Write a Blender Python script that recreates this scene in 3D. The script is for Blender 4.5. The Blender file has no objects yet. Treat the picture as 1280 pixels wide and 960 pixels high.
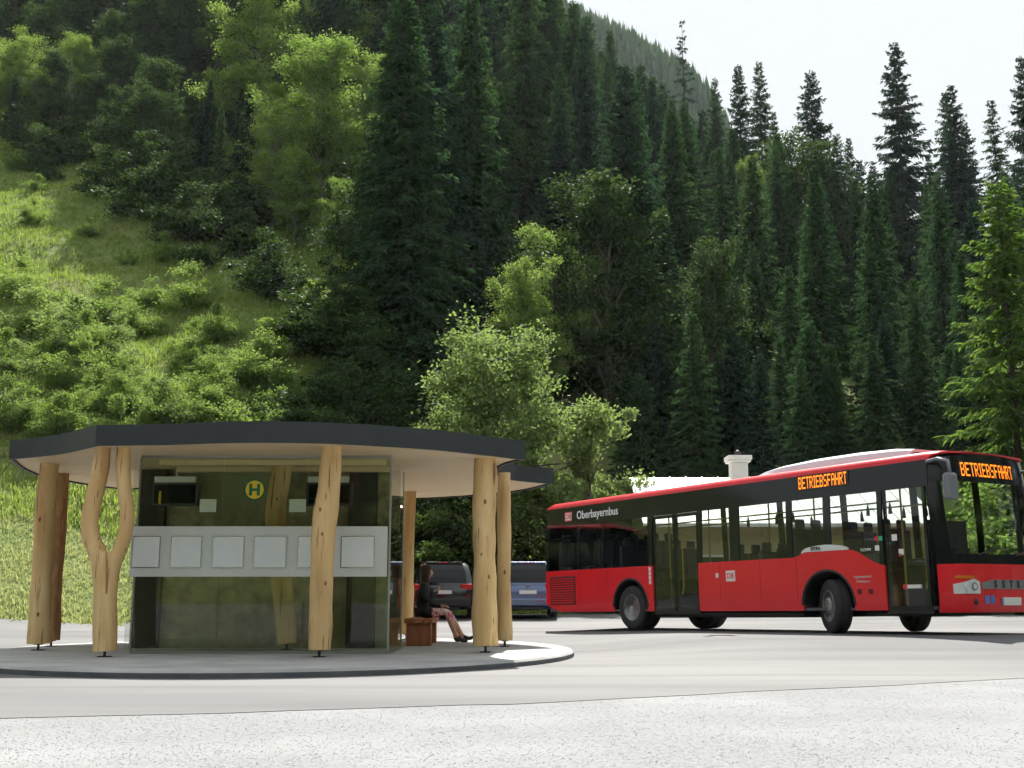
import bpy, bmesh, math, random
import numpy as np
from mathutils import Vector, Matrix
R = math.radians
scene = bpy.context.scene
col = scene.collection
random.seed(7)

# ------------------------------------------------------------------ camera
F_PX, Y_HORIZON, CAM_Z = 1420.0, 747.0, 0.80          # in pixels of the 1280 x 960 photograph
TH = math.atan((Y_HORIZON - 480) / F_PX)
cd = bpy.data.cameras.new('camera'); cam = bpy.data.objects.new('camera', cd); col.objects.link(cam)
cam.location = (0, 0, CAM_Z); cam.rotation_euler = (R(90) + TH, 0, 0)
cd.sensor_width = 36; cd.lens = 36 * F_PX / 1280; cd.clip_start = .1; cd.clip_end = 3000
scene.camera = cam
# ------------------------------------------------------------------ light
SUN_EL, SUN_AZ = R(53), R(3)                          # azimuth from +Y towards +X
SUN_STRENGTH, SKY_STRENGTH, EXPOSURE = 5.0, 0.145, 1.05
world = bpy.data.worlds.new('World'); scene.world = world; world.use_nodes = True
wn = world.node_tree; wn.nodes.clear()
def wnode(t, **k):
    n = wn.nodes.new(t)
    for a, b in k.items(): setattr(n, a, b)
    return n
sky = wnode('ShaderNodeTexSky', sky_type='NISHITA', sun_disc=False, sun_elevation=SUN_EL, sun_rotation=SUN_AZ,
            altitude=1000, air_density=1.0, dust_density=1.2, ozone_density=1.0)
tc = wnode('ShaderNodeTexCoord'); mp = wnode('ShaderNodeMapping'); mp.inputs['Scale'].default_value = (1, 1, 2.2)
nz = wnode('ShaderNodeTexNoise'); nz.inputs['Scale'].default_value = 2.6; nz.inputs['Detail'].default_value = 8
nz.inputs['Roughness'].default_value = .55
rp = wnode('ShaderNodeValToRGB'); rp.color_ramp.elements[0].position = .22; rp.color_ramp.elements[1].position = .44
mx = wnode('ShaderNodeMix', data_type='RGBA'); mx.inputs['B'].default_value = (2.95, 3.08, 3.2, 1)
bg = wnode('ShaderNodeBackground'); bg.inputs['Strength'].default_value = SKY_STRENGTH
wo = wnode('ShaderNodeOutputWorld')
L = wn.links.new
L(tc.outputs['Generated'], mp.inputs['Vector']); L(mp.outputs['Vector'], nz.inputs['Vector'])
L(nz.outputs['Fac'], rp.inputs['Fac']); L(rp.outputs['Color'], mx.inputs['Factor'])
L(sky.outputs['Color'], mx.inputs['A']); L(mx.outputs['Result'], bg.inputs['Color']); L(bg.outputs['Background'], wo.inputs['Surface'])
sd = bpy.data.lights.new('sun', 'SUN'); sun = bpy.data.objects.new('sun', sd); col.objects.link(sun)
sd.energy = SUN_STRENGTH; sd.angle = R(.53); sd.color = (1, .96, .89)
_sv = Vector((math.sin(SUN_AZ) * math.cos(SUN_EL), math.cos(SUN_AZ) * math.cos(SUN_EL), math.sin(SUN_EL)))
sun.rotation_euler = _sv.to_track_quat('Z', 'Y').to_euler(); sun.location = (0, 0, 60)
vs = scene.view_settings
vs.view_transform = 'Standard'; vs.look = 'None'; vs.exposure = EXPOSURE; vs.gamma = 1; vs.use_curve_mapping = False
scene.render.engine = 'CYCLES'
HAZE = .00011
cy = scene.cycles
cy.use_denoising = True; cy.use_adaptive_sampling = True; cy.adaptive_threshold = .035; cy.adaptive_min_samples = 20; cy.max_bounces = 7; cy.diffuse_bounces = 3; cy.glossy_bounces = 4; cy.transmission_bounces = 6
cy.transparent_max_bounces = 14; cy.caustics_reflective = False; cy.caustics_refractive = False; cy.sample_clamp_indirect = 6

# ------------------------------------------------------------------ pixel helpers
def proj(x, y, z):
    z = z - CAM_Z
    D = y * math.cos(TH) + z * math.sin(TH); U = -y * math.sin(TH) + z * math.cos(TH)
    return 640 + F_PX * x / D, 480 - F_PX * U / D
def ray(px, py):
    a = (px - 640) / F_PX; b = (480 - py) / F_PX
    return (a, math.cos(TH) - b * math.sin(TH), math.sin(TH) + b * math.cos(TH))
def atz(px, py, z):
    d = ray(px, py); t = (z - CAM_Z) / d[2]; return Vector((d[0] * t, d[1] * t, z))
def aty(px, py, y):
    d = ray(px, py); t = y / d[1]; return Vector((d[0] * t, y, CAM_Z + d[2] * t))

# ------------------------------------------------------------------ materials
MATS = {}
def mat(name, c1, c2=None, scale=6, rough=.6, metal=0, bump=0, bscale=40, spec=.5, detail=4, coat=0, stretch=None, lo=.35, hi=.65, c3=None, s3=.5, bdist=.01):
    m = bpy.data.materials.new(name); m.use_nodes = True
    nt = m.node_tree; p = nt.nodes['Principled BSDF']
    p.inputs['Roughness'].default_value = rough; p.inputs['Metallic'].default_value = metal
    p.inputs['Specular IOR Level'].default_value = spec; p.inputs['Coat Weight'].default_value = coat
    p.inputs['Coat Roughness'].default_value = .04
    p.inputs['Base Color'].default_value = (*c1, 1)
    t = nt.nodes.new('ShaderNodeTexCoord'); vec = t.outputs['Object']
    if stretch:
        mpn = nt.nodes.new('ShaderNodeMapping'); mpn.inputs['Scale'].default_value = stretch
        nt.links.new(vec, mpn.inputs['Vector']); vec = mpn.outputs['Vector']
    if c2:
        n = nt.nodes.new('ShaderNodeTexNoise'); n.inputs['Scale'].default_value = scale; n.inputs['Detail'].default_value = detail
        nt.links.new(vec, n.inputs['Vector'])
        r = nt.nodes.new('ShaderNodeValToRGB'); e = r.color_ramp.elements
        e[0].position = lo; e[1].position = hi; e[0].color = (*c1, 1); e[1].color = (*c2, 1)
        nt.links.new(n.outputs['Fac'], r.inputs['Fac']); out = r.outputs['Color']
        if c3:
            n3 = nt.nodes.new('ShaderNodeTexNoise'); n3.inputs['Scale'].default_value = s3; n3.inputs['Detail'].default_value = 5
            nt.links.new(vec, n3.inputs['Vector'])
            r3 = nt.nodes.new('ShaderNodeValToRGB'); r3.color_ramp.elements[0].position = .45; r3.color_ramp.elements[1].position = .66
            nt.links.new(n3.outputs['Fac'], r3.inputs['Fac'])
            x3 = nt.nodes.new('ShaderNodeMix'); x3.data_type = 'RGBA'; x3.inputs['B'].default_value = (*c3, 1)
            nt.links.new(r3.outputs['Color'], x3.inputs['Factor']); nt.links.new(out, x3.inputs['A']); out = x3.outputs['Result']
        nt.links.new(out, p.inputs['Base Color'])
    if bump:
        n2 = nt.nodes.new('ShaderNodeTexNoise'); n2.inputs['Scale'].default_value = bscale; n2.inputs['Detail'].default_value = 5
        nt.links.new(vec, n2.inputs['Vector'])
        b = nt.nodes.new('ShaderNodeBump'); b.inputs['Strength'].default_value = bump; b.inputs['Distance'].default_value = bdist
        nt.links.new(n2.outputs['Fac'], b.inputs['Height']); nt.links.new(b.outputs['Normal'], p.inputs['Normal'])
    MATS[name] = m; return m
def leaf_mat(name, c1, c2, trans=.45, tcol=None, rough=.6, spec=.1):
    m = bpy.data.materials.new(name); m.use_nodes = True; nt = m.node_tree; p = nt.nodes['Principled BSDF']
    p.inputs['Roughness'].default_value = rough; p.inputs['Specular IOR Level'].default_value = spec
    oi = nt.nodes.new('ShaderNodeObjectInfo'); g = nt.nodes.new('ShaderNodeNewGeometry')
    a = nt.nodes.new('ShaderNodeMath'); a.operation = 'MULTIPLY_ADD'; a.inputs[1].default_value = .55
    b = nt.nodes.new('ShaderNodeMath'); b.operation = 'MULTIPLY'; b.inputs[1].default_value = .45
    nt.links.new(oi.outputs['Random'], b.inputs[0]); nt.links.new(g.outputs['Random Per Island'], a.inputs[0]); nt.links.new(b.outputs[0], a.inputs[2])
    mx = nt.nodes.new('ShaderNodeMix'); mx.data_type = 'RGBA'; mx.inputs['A'].default_value = (*c1, 1); mx.inputs['B'].default_value = (*c2, 1)
    nt.links.new(a.outputs[0], mx.inputs['Factor']); nt.links.new(mx.outputs['Result'], p.inputs['Base Color'])
    tr = nt.nodes.new('ShaderNodeBsdfTranslucent'); gm = nt.nodes.new('ShaderNodeMix'); gm.data_type = 'RGBA'; gm.blend_type = 'MULTIPLY'
    gm.inputs['Factor'].default_value = 1; gm.inputs['B'].default_value = (*(tcol or (1.5, 1.5, .7)), 1)
    nt.links.new(mx.outputs['Result'], gm.inputs['A']); nt.links.new(gm.outputs['Result'], tr.inputs['Color'])
    ms = nt.nodes.new('ShaderNodeMixShader'); ms.inputs['Fac'].default_value = trans
    nt.links.new(p.outputs[0], ms.inputs[1]); nt.links.new(tr.outputs[0], ms.inputs[2])
    nt.links.new(ms.outputs[0], nt.nodes['Material Output'].inputs['Surface'])
    MATS[name] = m; return m
def glass_mat(name, tint, ior=1.5, gtint=(1, 1, 1), rough=.015):
    m = bpy.data.materials.new(name); m.use_nodes = True; nt = m.node_tree; nt.nodes.remove(nt.nodes['Principled BSDF'])
    t = nt.nodes.new('ShaderNodeBsdfTransparent'); t.inputs['Color'].default_value = (*tint, 1)
    g = nt.nodes.new('ShaderNodeBsdfGlossy'); g.inputs['Roughness'].default_value = rough; g.inputs['Color'].default_value = (*gtint, 1)
    f = nt.nodes.new('ShaderNodeFresnel'); f.inputs['IOR'].default_value = ior
    ms = nt.nodes.new('ShaderNodeMixShader')
    ge = nt.nodes.new('ShaderNodeNewGeometry'); fr = nt.nodes.new('ShaderNodeMath'); fr.operation = 'MULTIPLY'; iv = nt.nodes.new('ShaderNodeMath'); iv.operation = 'SUBTRACT'; iv.inputs[0].default_value = 1
    nt.links.new(ge.outputs['Backfacing'], iv.inputs[1]); nt.links.new(f.outputs[0], fr.inputs[0]); nt.links.new(iv.outputs[0], fr.inputs[1])   # the pane's far face does not reflect
    nt.links.new(fr.outputs[0], ms.inputs['Fac']); nt.links.new(t.outputs[0], ms.inputs[1]); nt.links.new(g.outputs[0], ms.inputs[2])
    nt.links.new(ms.outputs[0], nt.nodes['Material Output'].inputs['Surface'])
    MATS[name] = m; return m
def emit_mat(name, c, s):
    m = bpy.data.materials.new(name); m.use_nodes = True; p = m.node_tree.nodes['Principled BSDF']
    p.inputs['Base Color'].default_value = (.02, .01, 0, 1); p.inputs['Emission Color'].default_value = (*c, 1); p.inputs['Emission Strength'].default_value = s
    MATS[name] = m; return m

mat('grass', (.11, .165, .045), (.18, .225, .07), 1.3, .9, bump=.6, bscale=9, bdist=.1, c3=(.19, .21, .08), s3=.22, spec=.1)
mat('forest_floor', (.03, .045, .015), (.06, .08, .025), 1, .9, spec=.1)
mat('asphalt', (.112, .112, .116), (.16, .16, .161), .6, .8, bump=.35, bscale=220, c3=(.205, .202, .197), s3=.12, spec=.3, bdist=.004, stretch=(.35, 1, 1))
mat('gravel', (.207, .211, .214), (.264, .268, .272), 26, .95, bump=1, bscale=42, spec=.15, detail=8, c3=(.278, .282, .286), s3=.6, bdist=.003)
mat('stone', (.207, .211, .214), (.30, .304, .308), 9, .95, spec=.15)
mat('dark_stone', (.08, .08, .08), (.2, .19, .18), 9, .95, spec=.15)
mat('slab', (.36, .36, .35), (.46, .455, .44), 2, .85, bump=.25, bscale=120, c3=(.3, .3, .295), s3=.7, bdist=.004)
mat('slate_metal', (.020, .025, .028), (.026, .031, .035), 2, .55, bump=.04, bscale=5)
mat('ceiling', (.70, .53, .32), (.78, .61, .39), 3, .55, stretch=(1, 9, 9), spec=.3)
mat('wood', (.68, .45, .20), (.83, .61, .32), 3.2, .62, bump=.5, bscale=22, stretch=(3, 3, .5), c3=(.56, .34, .14), s3=1.6, spec=.3)
def add_cracks(name, dark, stretch=(14, 14, .55), lo=.60, hi=.66):
    nt = MATS[name].node_tree; p = nt.nodes['Principled BSDF']; src = p.inputs['Base Color'].links[0].from_socket
    t = nt.nodes.new('ShaderNodeTexCoord'); m_ = nt.nodes.new('ShaderNodeMapping'); m_.inputs['Scale'].default_value = stretch
    n = nt.nodes.new('ShaderNodeTexNoise'); n.inputs['Scale'].default_value = 1.6; n.inputs['Detail'].default_value = 6; n.inputs['Roughness'].default_value = .6
    r = nt.nodes.new('ShaderNodeValToRGB'); r.color_ramp.elements[0].position = lo; r.color_ramp.elements[1].position = hi
    x = nt.nodes.new('ShaderNodeMix'); x.data_type = 'RGBA'; x.inputs['B'].default_value = (*dark, 1)
    nt.links.new(t.outputs['Object'], m_.inputs['Vector']); nt.links.new(m_.outputs['Vector'], n.inputs['Vector']); nt.links.new(n.outputs['Fac'], r.inputs['Fac'])
    nt.links.new(r.outputs['Color'], x.inputs['Factor']); nt.links.new(src, x.inputs['A']); nt.links.new(x.outputs['Result'], p.inputs['Base Color'])
add_cracks('wood', (.22, .12, .055))
add_cracks('asphalt', (.085, .085, .088), (.045, .55, 1), .50, .80)
mat('red_wood', (.30, .11, .05), (.42, .17, .08), 3, .6, bump=.3, bscale=20, stretch=(3, 3, .5), spec=.3)
mat('bark', (.34, .18, .09), (.50, .29, .15), 9, .9, bump=.8, bscale=30, stretch=(2, 2, .6), spec=.1)
mat('knot', (.22, .11, .05), (.34, .18, .08), 30, .7)
mat('steel', (.35, .36, .37), rough=.35, metal=1)
mat('dark_steel', (.05, .05, .055), rough=.5, metal=.6)
mat('brown_panel', (.24, .20, .115), (.50, .43, .26), 5, .75, bump=.3, bscale=18, detail=9, c3=(.29, .31, .17), s3=.8)
mat('dark_panel', (.022, .02, .017), (.04, .035, .028), 8, .6)
mat('grey_band', (.60, .63, .61), (.64, .67, .65), 3, .4)
mat('paper', (.70, .76, .77), (.76, .80, .81), 4, .45)
mat('white', (.8, .8, .8), rough=.5)
mat('sign_yellow', (.85, .62, .02), rough=.4); mat('sign_green', (.0, .16, .07), rough=.4)
glass_mat('shelter_glass', (.90, .945, .88), 1.45)
glass_mat('bus_glass', (.80, .83, .80), 1.5)
glass_mat('clear_glass', (.91, .94, .92), 1.5)
glass_mat('car_glass', (.35, .38, .40), 1.5)
mat('bus_red', (.66, .010, .018), (.70, .014, .022), 2, .34, coat=.2, spec=.3)
mat('bus_dark', (.010, .012, .012), rough=.08, spec=.3)
mat('rubber', (.018, .018, .019), (.03, .03, .03), 20, .85)
mat('rim', (.38, .38, .38), (.24, .24, .23), 10, .45, metal=.7)
mat('grille', (.11, .006, .008), rough=.7); mat('black', (.01, .01, .011), rough=.6)
mat('interior', (.07, .075, .08), (.09, .095, .1), 3, .7); mat('seat_cloth', (.03, .04, .075), (.06, .05, .07), 30, .9)
mat('pole_yellow', (.55, .35, .04), rough=.35); mat('ac_grey', (.60, .66, .72), (.68, .73, .79), 2, .55)
mat('mirror_grey', (.16, .17, .19), rough=.35); mat('chrome', (.5, .5, .52), rough=.25, metal=1)
mat('lamp_glass', (.60, .63, .66), rough=.15, spec=.5, coat=.6); mat('strip_grey', (.22, .23, .25), rough=.3, metal=.4); mat('amber', (.55, .16, .01), rough=.2); mat('lamp_red', (.5, .01, .012), rough=.18, coat=.5)
mat('blue_sticker', (.05, .2, .55), rough=.4); mat('green_sticker', (.02, .4, .2), rough=.4); mat('red_sticker', (.65, .02, .03), rough=.4)
mat('plate', (.75, .75, .72), rough=.4)
emit_mat('led', (1, .24, .012), 1.15)
mat('car_blue', (.11, .16, .29), rough=.25, coat=.7, metal=.3); mat('car_black', (.010, .013, .016), rough=.22, coat=.7)
mat('plastic', (.02, .02, .021), rough=.6)
mat('tin_roof', (.72, .72, .72), (.78, .78, .77), 2, .5); mat('tan_wall', (.50, .40, .25), (.60, .49, .31), 4, .8, stretch=(1, 1, 8))
mat('plaster', (.7, .68, .64), (.76, .74, .7), 3, .9, bump=.3)
mat('jacket', (.012, .012, .016), (.02, .02, .026), 20, .9); mat('floral', (.55, .05, .1), (.75, .68, .66), 24, .9, lo=.45, hi=.55); mat('skin', (.62, .34, .23), rough=.5)
mat('shoe', (.012, .012, .012), rough=.5); mat('hair', (.035, .018, .012), (.055, .03, .018), 30, .6, stretch=(1, 1, .2))
mat('trunk_spruce', (.045, .036, .030), (.085, .07, .058), 5, .95, bump=.7, bscale=14, stretch=(2, 2, .5), bdist=.05, spec=.1)
mat('trunk_leafy', (.12, .11, .095), (.2, .185, .16), 5, .9, bump=.6, bscale=14, stretch=(2, 2, .5), bdist=.03, spec=.1)
leaf_mat('needles', (.034, .073, .044), (.076, .122, .060), .40, (1.15, 1.35, .82), .9, 0)
leaf_mat('needles_blue', (.026, .055, .044), (.054, .090, .064), .32, (1.1, 1.25, .9), .9, 0)
leaf_mat('needles_fresh', (.075, .135, .045), (.13, .19, .06), .5, (1.3, 1.4, .65), .8, .02)
leaf_mat('leaves_fresh', (.12, .19, .06), (.22, .285, .105), .55, (1.3, 1.4, .7))
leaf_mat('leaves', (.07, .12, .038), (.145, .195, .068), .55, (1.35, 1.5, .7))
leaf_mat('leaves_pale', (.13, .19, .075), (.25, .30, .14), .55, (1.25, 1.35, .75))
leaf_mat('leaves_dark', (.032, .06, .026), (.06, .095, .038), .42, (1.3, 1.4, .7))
leaf_mat('blades', (.18, .25, .07), (.31, .36, .125), .5, (1.2, 1.3, .65))

leaf_mat('blades_dry', (.27, .31, .14), (.42, .43, .24), .45, (1.15, 1.2, .8))
# ------------------------------------------------------------------ object helpers
def tag(o, label=None, cat=None, group=None, kind=None):
    if label: o['label'] = label
    if cat: o['category'] = cat
    if group: o['group'] = group
    if kind: o['kind'] = kind
    return o
def empty(name, loc=(0, 0, 0), rz=0):
    o = bpy.data.objects.new(name, None); col.objects.link(o); o.location = loc; o.rotation_euler = (0, 0, rz); o.empty_display_size = .2
    return o
def link_mesh(name, me, material=None, parent=None, loc=None):
    o = bpy.data.objects.new(name, me); col.objects.link(o)
    if material is not None and len(me.materials) == 0: me.materials.append(MATS[material] if isinstance(material, str) else material)
    if parent: o.parent = parent
    if loc: o.location = loc
    return o
def np_mesh(name, V, Fc, smooth=False):
    """V (n,3), Fc (m,k) all faces of the same size"""
    V = np.asarray(V, np.float32); Fc = np.asarray(Fc, np.int32); m, k = Fc.shape
    me = bpy.data.meshes.new(name)
    me.vertices.add(len(V)); me.vertices.foreach_set('co', V.ravel())
    me.loops.add(m * k); me.loops.foreach_set('vertex_index', Fc.ravel())
    me.polygons.add(m); me.polygons.foreach_set('loop_start', np.arange(0, m * k, k, dtype=np.int32))
    me.polygons.foreach_set('use_smooth', np.full(m, smooth, bool))
    me.update(calc_edges=True); return me
class MB:
    def __init__(s): s.v = []; s.f = []
    def add(s, V, Fs):
        b = len(s.v); s.v += [tuple(p) for p in V]; s.f += [tuple(i + b for i in f) for f in Fs]; return s
    def box(s, x0, x1, y0, y1, z0, z1, M=None):
        V = [(x, y, z) for z in (z0, z1) for x, y in ((x0, y0), (x1, y0), (x1, y1), (x0, y1))]
        if M is not None: V = [M @ Vector(p) for p in V]
        return s.add(V, [(3, 2, 1, 0), (4, 5, 6, 7), (0, 1, 5, 4), (1, 2, 6, 5), (2, 3, 7, 6), (3, 0, 4, 7)])
    def prism(s, poly, axis, a, b):
        """poly 2-D points extruded along axis ('x','y','z') from a to b"""
        def p3(p, t): return (t, p[0], p[1]) if axis == 'x' else (p[0], t, p[1]) if axis == 'y' else (p[0], p[1], t)
        n = len(poly); V = [p3(p, a) for p in poly] + [p3(p, b) for p in poly]
        return s.add(V, [tuple(range(n))[::-1], tuple(range(n, 2 * n))] + [(i, (i + 1) % n, n + (i + 1) % n, n + i) for i in range(n)])
    def tube(s, pts, rad, n=10, wob=0, seed=0, cap=True):
        rg = random.Random(seed); pts = [Vector(p) for p in pts]; b = len(s.v); m = len(pts)
        if not hasattr(rad, '__len__'): rad = [rad] * m
        ph = [rg.uniform(0, 6.28) for _ in range(4)]
        ref = None
        for i, p in enumerate(pts):
            d = (pts[min(i + 1, m - 1)] - pts[max(i - 1, 0)]).normalized()
            if ref is None: ref = d.orthogonal().normalized()
            u = (ref - d * ref.dot(d)).normalized(); w = d.cross(u); ref = u
            for k in range(n):
                a = 2 * math.pi * k / n
                r = rad[i] * (1 + wob * (math.sin(2 * a + ph[0] + i * .35) + .7 * math.sin(3 * a + ph[1] - i * .5) + .5 * math.sin(i * 1.3 + ph[2])))
                s.v.append(tuple(p + (u * math.cos(a) + w * math.sin(a)) * r))
        for i in range(m - 1):
            for k in range(n):
                k2 = (k + 1) % n; s.f.append((b + i * n + k, b + i * n + k2, b + (i + 1) * n + k2, b + (i + 1) * n + k))
        if cap: s.f.append(tuple(b + k for k in range(n))[::-1]); s.f.append(tuple(b + (m - 1) * n + k for k in range(n)))
        return s
    def lathe(s, prof, axis='z', n=24, c=(0, 0, 0), close=True):
        """prof: list of (radius, height)"""
        b = len(s.v); m = len(prof)
        for r, h in prof:
            for k in range(n):
                a = 2 * math.pi * k / n; x, y = r * math.cos(a), r * math.sin(a)
                p = (x, y, h) if axis == 'z' else (x, h, y) if axis == 'y' else (h, x, y)
                s.v.append((p[0] + c[0], p[1] + c[1], p[2] + c[2]))
        for i in range(m - 1):
            for k in range(n):
                k2 = (k + 1) % n; s.f.append((b + i * n + k, b + i * n + k2, b + (i + 1) * n + k2, b + (i + 1) * n + k))
        if close: s.f.append(tuple(b + k for k in range(n))[::-1]); s.f.append(tuple(b + (m - 1) * n + k for k in range(n)))
        return s
    def grid(s, rows):
        """rows: equal-length lists of points"""
        b = len(s.v); n = len(rows[0])
        for r in rows: s.v += [tuple(p) for p in r]
        for i in range(len(rows) - 1):
            for k in range(n - 1): s.f.append((b + i * n + k, b + i * n + k + 1, b + (i + 1) * n + k + 1, b + (i + 1) * n + k))
        return s
    def slab(s, rows, off):
        """grid with thickness: off(point)->displaced point"""
        b = len(s.v); n = len(rows[0]); m = len(rows)
        for r in rows: s.v += [tuple(p) for p in r]
        for r in rows: s.v += [tuple(off(p)) for p in r]
        N = n * m
        for i in range(m - 1):
            for k in range(n - 1):
                q = (b + i * n + k, b + i * n + k + 1, b + (i + 1) * n + k + 1, b + (i + 1) * n + k)
                s.f.append(q); s.f.append(tuple(x + N for x in q[::-1]))
        rim = [i for i in range(n)] + [i * n + n - 1 for i in range(1, m)] + [(m - 1) * n + i for i in range(n - 2, -1, -1)] + [i * n for i in range(m - 2, 0, -1)]
        for a, c in zip(rim, rim[1:] + rim[:1]): s.f.append((b + a, b + a + N, b + c + N, b + c))
        return s
    def mesh(s, name, smooth=False, fix=True):
        me = bpy.data.meshes.new(name); me.from_pydata(s.v, [], s.f); me.update()
        if fix:
            bm = bmesh.new(); bm.from_mesh(me); bmesh.ops.recalc_face_normals(bm, faces=bm.faces); bm.to_mesh(me); bm.free()
        if smooth: me.polygons.foreach_set('use_smooth', [True] * len(me.polygons)); me.update()
        return me
    def build(s, name, material, parent=None, loc=None, smooth=False, bevel=0, angle=None, fix=True):
        me = s.mesh(name, smooth or angle is not None, fix)
        if angle is not None: me.set_sharp_from_angle(angle=R(angle))
        o = link_mesh(name, me, material, parent, loc)
        if bevel:
            md = o.modifiers.new('bevel', 'BEVEL'); md.width = bevel; md.segments = 2; md.limit_method = 'ANGLE'; md.angle_limit = R(40)
        return o
def copy_tree(o, parent=None):
    c = o.copy(); col.objects.link(c); c.parent = parent
    for ch in list(o.children): copy_tree(ch, c)
    return c
def text_mesh(s, size, bold=0.0, depth=.002):
    cu = bpy.data.curves.new('t', 'FONT'); cu.body = s; cu.size = size; cu.extrude = depth; cu.offset = bold; cu.align_x = 'CENTER'; cu.align_y = 'CENTER'; cu.resolution_u = 3
    ob = bpy.data.objects.new('t', cu); col.objects.link(ob); dg = bpy.context.evaluated_depsgraph_get()
    me = bpy.data.meshes.new_from_object(ob.evaluated_get(dg)); bpy.data.objects.remove(ob); bpy.data.curves.remove(cu)
    return me
def sstep(a, b, x):
    t = np.clip((x - a) / (b - a), 0, 1); return t * t * (3 - 2 * t)

# ------------------------------------------------------------------ ground heights
BX, BY, BZ, BH, BP = 5.0447, 24.2352, .1242, -1.0034, .0125      # bus pose on the road
_ph = np.random.RandomState(3).uniform(0, 6.28, 12)
def edge_near(x): return np.interp(x, [-80, -30, -12, -3.45, 0, 5.16, 10, 16, 30, 50, 80], [7.5, 7.2, 7.0, 7.94, 9.0, 11.8, 15.2, 19.5, 27, 30, 31])
def edge_far(x): return np.interp(x, [-80, -30, -14, -8, -3, 0, 8, 13, 18, 30, 80], [25, 27.5, 29.5, 31.5, 39, 41, 42, 37, 34, 33, 33])
def hill_base(x): return np.interp(x, [-80, -30, -14, -8, -4, 0, 8, 16, 30, 90], [22, 24.5, 27.5, 31.5, 40, 41, 44, 39, 34, 28])
def ground(x, y):
    x = np.asarray(x, float); y = np.asarray(y, float)
    P = BZ + BP * ((x - BX) * math.cos(BH) + (y - BY) * math.sin(BH))
    w = sstep(12.5, 18.5, y) * sstep(.8, 3.6, x) * (1 - sstep(32, 42, y)) * (1 - sstep(9, 16, x))
    z = w * P + .22 * sstep(29, 38, y) * sstep(-9, -4, x)
    z = z + .16 * sstep(9, 16, x) * sstep(16, 24, y) * (1 - sstep(32, 42, y))
    t = y - hill_base(x)
    S = np.interp(x, [-60, -15, 0, 25, 50], [.56, .56, .70, .50, .44]); C = np.interp(x, [-20, 5, 30, 55, 90], [420, 260, 70, 44, 36])
    tt = np.maximum(t, 0); h = S * tt * tt / (tt + 4.5)
    h = C * (1 - np.exp(-h / C)) + .0017 * np.clip(t - 8, 0, 130) ** 2 * (1 - sstep(-12, 14, x))
    und = (np.sin(x * .21 + _ph[0]) * np.sin(y * .17 + _ph[1]) * .9 + np.sin(x * .47 + y * .31 + _ph[2]) * .45 + np.sin(x * .9 - y * .7 + _ph[3]) * .22 + np.sin(x * 1.7 + _ph[4]) * np.sin(y * 1.9 + _ph[5]) * .12)
    z = z + h + und * sstep(1.0, 7, h)
    b = np.maximum(-y - 24, 0); z = z + np.minimum(.5 * b * b / (b + 12), 70)
    return z
def gz(x, y): return float(ground(x, y))
def on_slope(px, py):
    """first point of the terrain that a pixel's ray meets"""
    d = ray(px, py)
    for y in np.arange(24, 260, .5):
        t = y / d[1]
        if CAM_Z + d[2] * t < gz(d[0] * t, y): return d[0] * t, y
    return None

def grid_mesh(xs, ys, zf):
    X, Y = np.meshgrid(xs, ys); Z = zf(X, Y); n = len(xs); m = len(ys)
    V = np.stack([X.ravel(), Y.ravel(), Z.ravel()], 1)
    i = (np.arange(m - 1)[:, None] * n + np.arange(n - 1)[None]).ravel()
    return V, np.stack([i, i + 1, i + n + 1, i + n], 1)
# ------------------------------------------------------------------ terrain, road, gravel
xs = np.concatenate([np.arange(-420, -90, 22), np.arange(-90, 100, 1.25), np.arange(100, 430, 22)])
ys = np.concatenate([np.arange(-260, -30, 14), np.arange(-30, 20, 2.5), np.arange(20, 110, 1.0), np.arange(110, 200, 3), np.arange(200, 520, 20)])
def tz(X, Y):
    z = ground(X, Y)
    inside = (Y < edge_far(X) + .8) & (Y > -30)
    return z - np.where(inside, .12, 0.0)
V, Q = grid_mesh(xs, ys, tz)
terrain = tag(link_mesh('terrain', np_mesh('terrain', V, Q, True), 'grass'), kind='structure')

xs = np.concatenate([np.arange(-80, -16, 2), np.arange(-16, 18, .4), np.arange(18, 80, 2)]); ts = np.linspace(0, 1, 60)
X, T = np.meshgrid(xs, ts); rn = np.random.RandomState(5)
jit = np.interp(xs, np.arange(-80, 80, .5), rn.uniform(-.075, .075, 320))
Y = (edge_near(X) + jit[None]) * (1 - T) + edge_far(X) * T; Z = ground(X, Y)
V = np.stack([X.ravel(), Y.ravel(), Z.ravel()], 1); n = len(xs)
i = (np.arange(len(ts) - 1)[:, None] * n + np.arange(n - 1)[None]).ravel(); Q = np.stack([i, i + 1, i + n + 1, i + n], 1)
low = V[:n].copy(); low[:, 2] -= .06; low[:, 1] += .02; k = len(V) + np.arange(n - 1)
Q = np.vstack([Q, np.stack([k, k + 1, np.arange(1, n), np.arange(n - 1)], 1)]); V = np.vstack([V, low])
tag(link_mesh('road', np_mesh('road', V, Q, False), 'asphalt'), kind='structure')

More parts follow.
